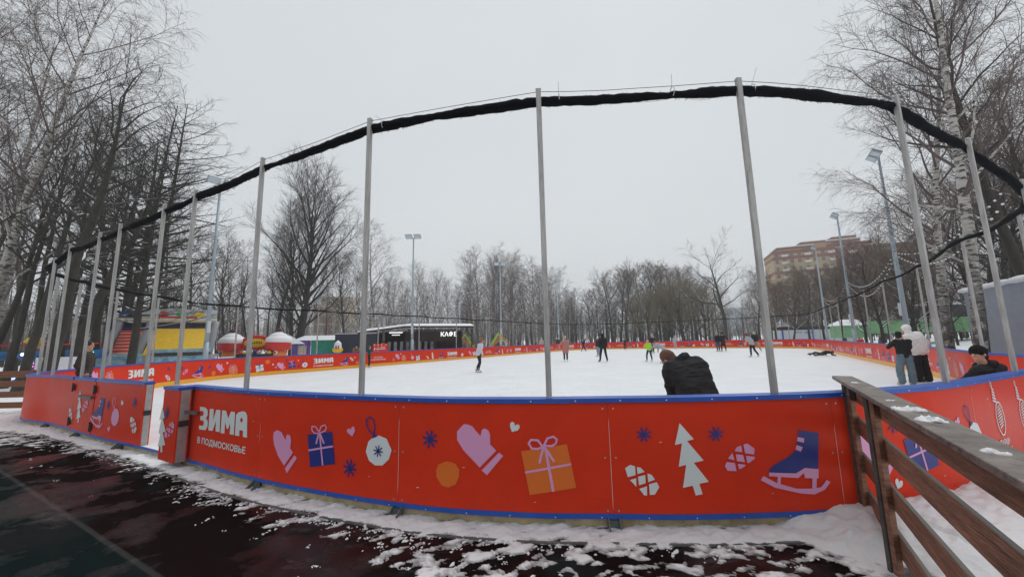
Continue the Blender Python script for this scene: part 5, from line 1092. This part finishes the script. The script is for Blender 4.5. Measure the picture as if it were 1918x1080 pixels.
def protos(kind, n, fine=0):
    PROTO[(kind, fine)] = []
    for i in range(n):
        a, c = tree_proto(kind, 100+i*17+len(kind)+fine*7, fine); ma, mc = a.data, c.data; bpy.data.objects.remove(a); bpy.data.objects.remove(c); PROTO[(kind, fine)].append((ma, mc))
for kd, n, fn in (('birch', 3, 0), ('alder', 3, 0), ('larch', 2, 0), ('linden', 1, 0), ('willow', 2, 0), ('brown', 2, 0), ('arch', 1, 0), ('birch', 2, 1), ('alder', 1, 1)): protos(kd, n, fn)
NAMES = dict(birch='birch_tree', alder='bare_tree', larch='larch_tree', linden='linden_tree', willow='willow_tree', brown='bare_tree', arch='bare_tree')
CATS = dict(birch='birch', alder='tree', larch='larch', linden='tree', willow='willow', brown='tree', arch='tree')
rt = random.Random(21); tcount = {}
def tree(kind, px, depth, h, label, group=None, fine=0, lean=(0, 0), var=None, thick=1, rot=None, xy=None):
    x, y = xy if xy else at(px, depth)
    L_ = PROTO[(kind, fine)]; me = L_[rt.randrange(len(L_)) if var is None else var]
    o = empty(NAMES[kind], (x, y, ground_z(x, y)), label=label, cat=CATS[kind], group=group)
    o.rotation_euler = (lean[0], lean[1], rt.uniform(0, 6.28) if rot is None else rot); s = h/K[kind]['H']; thick = 1.0 if fine else thick; o.scale = (s*thick, s*thick, s)
    if lean != (0, 0): o.rotation_mode = 'ZYX'; o.rotation_euler = (lean[0], lean[1], o.rotation_euler.z)
    for n_, m_ in (('trunk', me[0]), ('crown', me[1])):
        c = bpy.data.objects.new(n_, m_); C.objects.link(c); c.parent = o
    return o
# left mass
LG = 'dark bare trees crowding behind the left corner of the rink'; LL = 'dark bare tree in the dense stand behind the left corner of the rink'
for px, dp, h, th in ((-60, 17, 15, 1), (-20, 22, 17, 1), (12, 19, 14, 1.1), (42, 17.5, 15, 1.1), (60, 26, 19, .9), (98, 17, 15.5, 1.5), (118, 23, 17, 1), (140, 19.5, 15, 1.5), (158, 28, 19, 1), (188, 22, 15, 1.3), (206, 27, 17, 1.2), (30, 32, 20, 1), (80, 36, 22, 1), (128, 34, 20, 1), (-90, 28, 20, 1), (-5, 42, 22, 1)):
    tree('alder', px, dp, h, LL, LG, thick=th)
tree('birch', -45, 20, 25, 'tall slender birch leaning right, topmost tree of the left stand', fine=1, lean=(0, .2), var=0)
tree('birch', -130, 24, 27, 'birch at the extreme left edge, leaning with its crown cut by the frame', fine=1, lean=(0, .05), var=1)
tree('birch', -20, 30, 29, 'thin pale birch just right of the leftmost birch', lean=(0, .14))
tree('larch', 225, 24, 16, 'thick trunked larch left of the yellow slide, darkest trunk of the pair', var=0, thick=1.12)
tree('larch', 245, 21.5, 14.5, 'leaning dark larch trunk beside the red steps of the slide', var=1, lean=(0, .06), thick=1.12)
tree('larch', 262, 27, 21, 'rounded larch rising behind the slide, rightmost crown of the left stand', var=0, lean=(0, .1))
tree('larch', 215, 29, 22.5, 'tall round topped larch behind the red slide steps', var=1, lean=(0, .07))
tree('larch', 300, 38, 17, 'slim larch between the two tall larches behind the slide', var=0)
tree('larch', 195, 33, 20, 'larch rising among dark trunks left of the slide', var=1)
# behind the stall: trees between mast and cafe
MG = 'bare trees between the left mast and the cafe'
for px, dp, h in ((420, 40, 12), (440, 52, 15), (462, 46, 12.5), (500, 60, 15), (640, 60, 15), (665, 70, 16), (395, 60, 18), (350, 50, 16), (480, 75, 17), (535, 85, 17), (610, 80, 16), (415, 70, 17)):
    tree(rt.choice(['alder', 'brown']), px, dp, h, 'snow dusted bare tree in the loose grove behind the red domed stall', MG)
tree('alder', 518, 41, 15.5, 'dark forked tree with angled limbs left of the big round linden', thick=1.4, lean=(0, -.12))
tree('linden', 556, 43, 19, 'big round crowned linden with a massive dark trunk behind the stall', thick=1.12, rot=1.1)
tree('linden', 545, 49, 16.5, 'second dark trunk close against the big linden, half hidden', thick=.8, rot=3)
tree('birch', 703, 52, 17.5, 'tallest birch between the big linden and the slim cafe mast', fine=0, thick=1.25)
tree('birch', 668, 62, 15, 'thin birch just left of the pole above the dark container', thick=1.2)
CG = 'birches behind the cafe roof'
for px, dp, h in ((735, 70, 15), (748, 76, 13.5), (795, 80, 18), (812, 84, 17), (828, 74, 14.5), (842, 90, 16), (780, 86, 17), (760, 90, 15), (715, 80, 15), (690, 88, 15), (728, 95, 16), (800, 96, 16)):
    tree('birch', px, dp, h, 'white stemmed birch standing in the wood behind the cafe roof', CG, thick=1.15)
BG = 'birches behind the far left part of the boards'
for px, dp, h in ((878, 82, 17), (893, 78, 19), (905, 86, 22.5), (918, 84, 22), (927, 90, 21), (940, 80, 19), (951, 84, 20.5), (962, 82, 20), (972, 92, 21), (985, 96, 19), (1003, 84, 19.5), (1012, 98, 20), (1030, 90, 18), (1052, 92, 18.5), (866, 92, 16), (850, 88, 14), (935, 100, 21), (1040, 104, 18), (1068, 88, 12), (882, 98, 18), (958, 104, 21), (1022, 82, 17), (912, 76, 17), (990, 80, 16)):
    tree('birch', px, dp, h, 'white stemmed birch of the tall clump beyond the far left boards', BG, thick=1.2)
FG = 'dark trees beyond the far end boards'
for px, dp, h in ((1062, 110, 12), (1078, 105, 14), (1092, 110, 10), (1108, 100, 13), (1122, 100, 14), (1138, 104, 16.5), (1150, 96, 17), (1162, 100, 18), (1176, 98, 18), (1188, 96, 17), (1205, 104, 20), (1218, 100, 19), (1232, 104, 20), (1246, 108, 20), (1260, 100, 18), (1280, 104, 18), (1296, 96, 17.5), (1312, 100, 16), (1330, 96, 15), (1345, 110, 15)):
    tree('brown', px, dp, h, 'dark bare tree in the wood beyond the far end boards', FG, thick=1.1)
WG = 'olive willows beyond the far end boards'
for px, dp, h in ((1215, 78, 9.5), (1238, 82, 10.5), (1262, 78, 10), (1284, 76, 11), (1305, 78, 11), (1322, 74, 9.5), (1250, 92, 13), (1200, 88, 10)):
    tree('willow', px, dp, h, 'olive twigged bushy willow behind the far boards', WG, thick=1.25)
tree('arch', 1362, 58, 14.2, 'lone open crowned tree with arching limbs against the sky, left of the striped tower', rot=.6, thick=1.1)
HG = 'low trees on the skyline between the lone tree and the tower'
for px, dp, h in ((1392, 90, 11), (1410, 80, 12), (1425, 74, 13), (1440, 70, 14), (1384, 110, 11), (1400, 120, 12), (1432, 95, 14)):
    tree(rt.choice(['alder', 'birch', 'brown']), px, dp, h, 'bare tree left of the striped tower near the right leaning pole', HG, thick=1.1)
RG = 'brownish trees in front of the striped apartment block'
for px, dp, h in ((1455, 62, 9.5), (1470, 72, 10.5), (1484, 58, 9), (1500, 66, 10.5), (1518, 60, 10.5), (1545, 58, 10.5), (1560, 66, 12.5), (1580, 56, 10), (1610, 56, 10.5), (1630, 64, 11), (1655, 58, 10.5), (1690, 54, 11.5), (1715, 46, 11), (1755, 44, 11.5), (1475, 90, 12.5), (1515, 88, 14), (1550, 92, 14), (1600, 86, 14.5), (1660, 84, 14), (1710, 75, 14), (1762, 60, 15)):
    tree(rt.choice(['brown', 'willow', 'alder', 'brown']), px, dp, h, 'brownish bare tree in the wood below the striped apartment block', RG, thick=1.1)
tree('birch', 1645, 48, 17, 'fluffy birch whose crown covers the right end of the striped block', fine=0, thick=1.2)
tree('brown', 1697, 30, 9, 'young tree with a thick stem on the snow behind the thick mast', thick=1.3)
tree('birch', 1822, 13.8, 20, 'near birch with rough dark lower trunk before the grey building', fine=1, var=0, lean=(0, .02), thick=1.2, rot=2)
tree('birch', 1775, 17.5, 19, 'second birch with drooping twigs left of the near birch', fine=1, var=1, lean=(0, .03), rot=.5)
tree('alder', 1985, 15.5, 20, 'dark tree leaning left, its trunk cut by the right edge of the frame', fine=1, lean=(0, -.12), rot=4, thick=1.1)
TG = 'slim trunks on the snow before the green fence'
for px, dp, h in ((1577, 34, 11), (1618, 33, 12), (1630, 38, 12), (1648, 31, 13), (1662, 36, 11), (1713, 34, 12), (1722, 38, 12), (1730, 31, 11), (1758, 33, 12), (1778, 29, 12)):
    tree(rt.choice(['alder', 'brown']), px, dp, h*.66, 'slim dark tree on the snow in front of the bright green fence', TG, thick=1.0)
RB = 'dark trees on the snowy rise at the right'
for px, dp, h in ((1860, 27, 13), (1880, 22, 14), (1905, 26, 15), (1925, 20, 14), (1950, 24, 15), (1835, 30, 13), (1975, 19, 14), (1895, 34, 16)):
    tree(rt.choice(['alder', 'brown']), px, dp, h, 'dark bare tree of the thicket above the grey building', RB, thick=1.15)
# distant wood: one mass of stems and brush nobody could count
mb = MB(); rd = random.Random(4)
def wood(px0, px1, d0, d1, n, hh, cols_):
    for k in range(n):
        px = rd.uniform(px0, px1); dp = rd.uniform(d0, d1); x, y = at(px, dp); z = ground_z(x, y)-.2; h = hh*rd.uniform(.6, 1.1); m_ = rd.choice(cols_)
        lx, ly = rd.gauss(0, .05)*h, rd.gauss(0, .05)*h
        mb.tube([(x, y, z), (x+lx*.5, y+ly*.5, z+h*.5), (x+lx, y+ly, z+h)], [.08+.004*h, .06, .015], 3, m_, False)
        for q in range(13):
            u = rd.uniform(.12, .98); a = rd.uniform(0, 6.28); L = h*.2*(1.25-u)*rd.uniform(.5, 1.3); e = (x+lx*u+math.cos(a)*L, y+ly*u+math.sin(a)*L, z+h*u+L*rd.uniform(.3, 1.1)); s_ = (x+lx*u, y+ly*u, z+h*u)
            mb.tube([s_, e], [.028, .012], 3, TWIG if m_ is not bb else TWIGB, False)
            for w_ in range(3):
                t = rd.uniform(.3, 1); p = [s_[i]+(e[i]-s_[i])*t for i in range(3)]; mb.tube([p, (p[0]+rd.gauss(0, L*.25), p[1]+rd.gauss(0, L*.25), p[2]+rd.uniform(.1, .5)*L)], [.018, .008], 3, TWIGR, False)
wood(-150, 460, 45, 110, 420, 13, [BARK, BARK, SBARK, bb]); wood(430, 900, 92, 150, 430, 15, [BARK, bb, bb, SBARK]); wood(860, 1080, 95, 150, 300, 16, [BARK, bb, bb, SBARK]); wood(1060, 1360, 105, 150, 330, 13, [BARK, SBARK, BARK])
wood(1340, 1460, 100, 150, 90, 9, [BARK, SBARK]); wood(1440, 1800, 70, 130, 300, 10, [BARK, SBARK]); wood(1780, 2050, 36, 80, 170, 9, [BARK, SBARK])
tag(mb.build('distant_woods'), 'grey brown mass of bare woodland closing the view behind the park', 'woods', kind='stuff')
# ------------------------------------------------------------------ daylight
w = bpy.data.worlds.new('World'); sc.world = w; w.use_nodes = True; nt = w.node_tree; bg = nt.nodes['Background']
sky = N('ShaderNodeTexSky'); sky.sky_type = 'NISHITA'; sky.sun_disc = False; sky.sun_elevation = rad(52); sky.sun_rotation = rad(20); sky.air_density = 1; sky.dust_density = 3
hs = N('ShaderNodeHueSaturation'); hs.inputs['Saturation'].default_value = .12; nt.links.new(sky.outputs[0], hs.inputs['Color'])
tc = N('ShaderNodeTexCoord')
cl = mixc(mrange(nz(1.1, 3, .45, (1, 1, 2)), .3, .7), (5.9, 6.22, 6.5), (6.4, 6.7, 6.95))
mx = mixc(.985, hs.outputs[0], cl); nt.links.new(mx, bg.inputs['Color']); bg.inputs['Strength'].default_value = .105
sd = bpy.data.lights.new('sun', 'SUN'); sd.energy = 1.2; sd.angle = rad(50); sd.color = (1, .97, .93); so = bpy.data.objects.new('sun', sd); C.objects.link(so)
so.rotation_euler = Vector((-.25, -.45, -1)).to_track_quat('-Z', 'Y').to_euler()
so.location = (0, 0, 30)
hz = bpy.data.materials.new('thin_haze'); hz.use_nodes = True; nt = hz.node_tree; nt.nodes.remove(nt.nodes['Principled BSDF']); pv = N('ShaderNodeVolumePrincipled')
pv.inputs['Color'].default_value = (.95, .97, 1, 1); pv.inputs['Density'].default_value = .0012; nt.links.new(pv.outputs[0], nt.nodes['Material Output'].inputs['Volume'])
mb = MB(); mb.box((0, 400, 22), (2900, 2500, 62), hz); hb = mb.build('haze'); tag(hb, 'faint winter haze', kind='stuff')
sc.view_settings.view_transform = 'Standard'; sc.view_settings.look = 'None'; sc.view_settings.gamma = 1; sc.view_settings.exposure = .15
sc.render.film_transparent = False
sc.cycles.max_bounces = 6; sc.cycles.diffuse_bounces = 3; sc.cycles.glossy_bounces = 2; sc.cycles.use_denoising = True
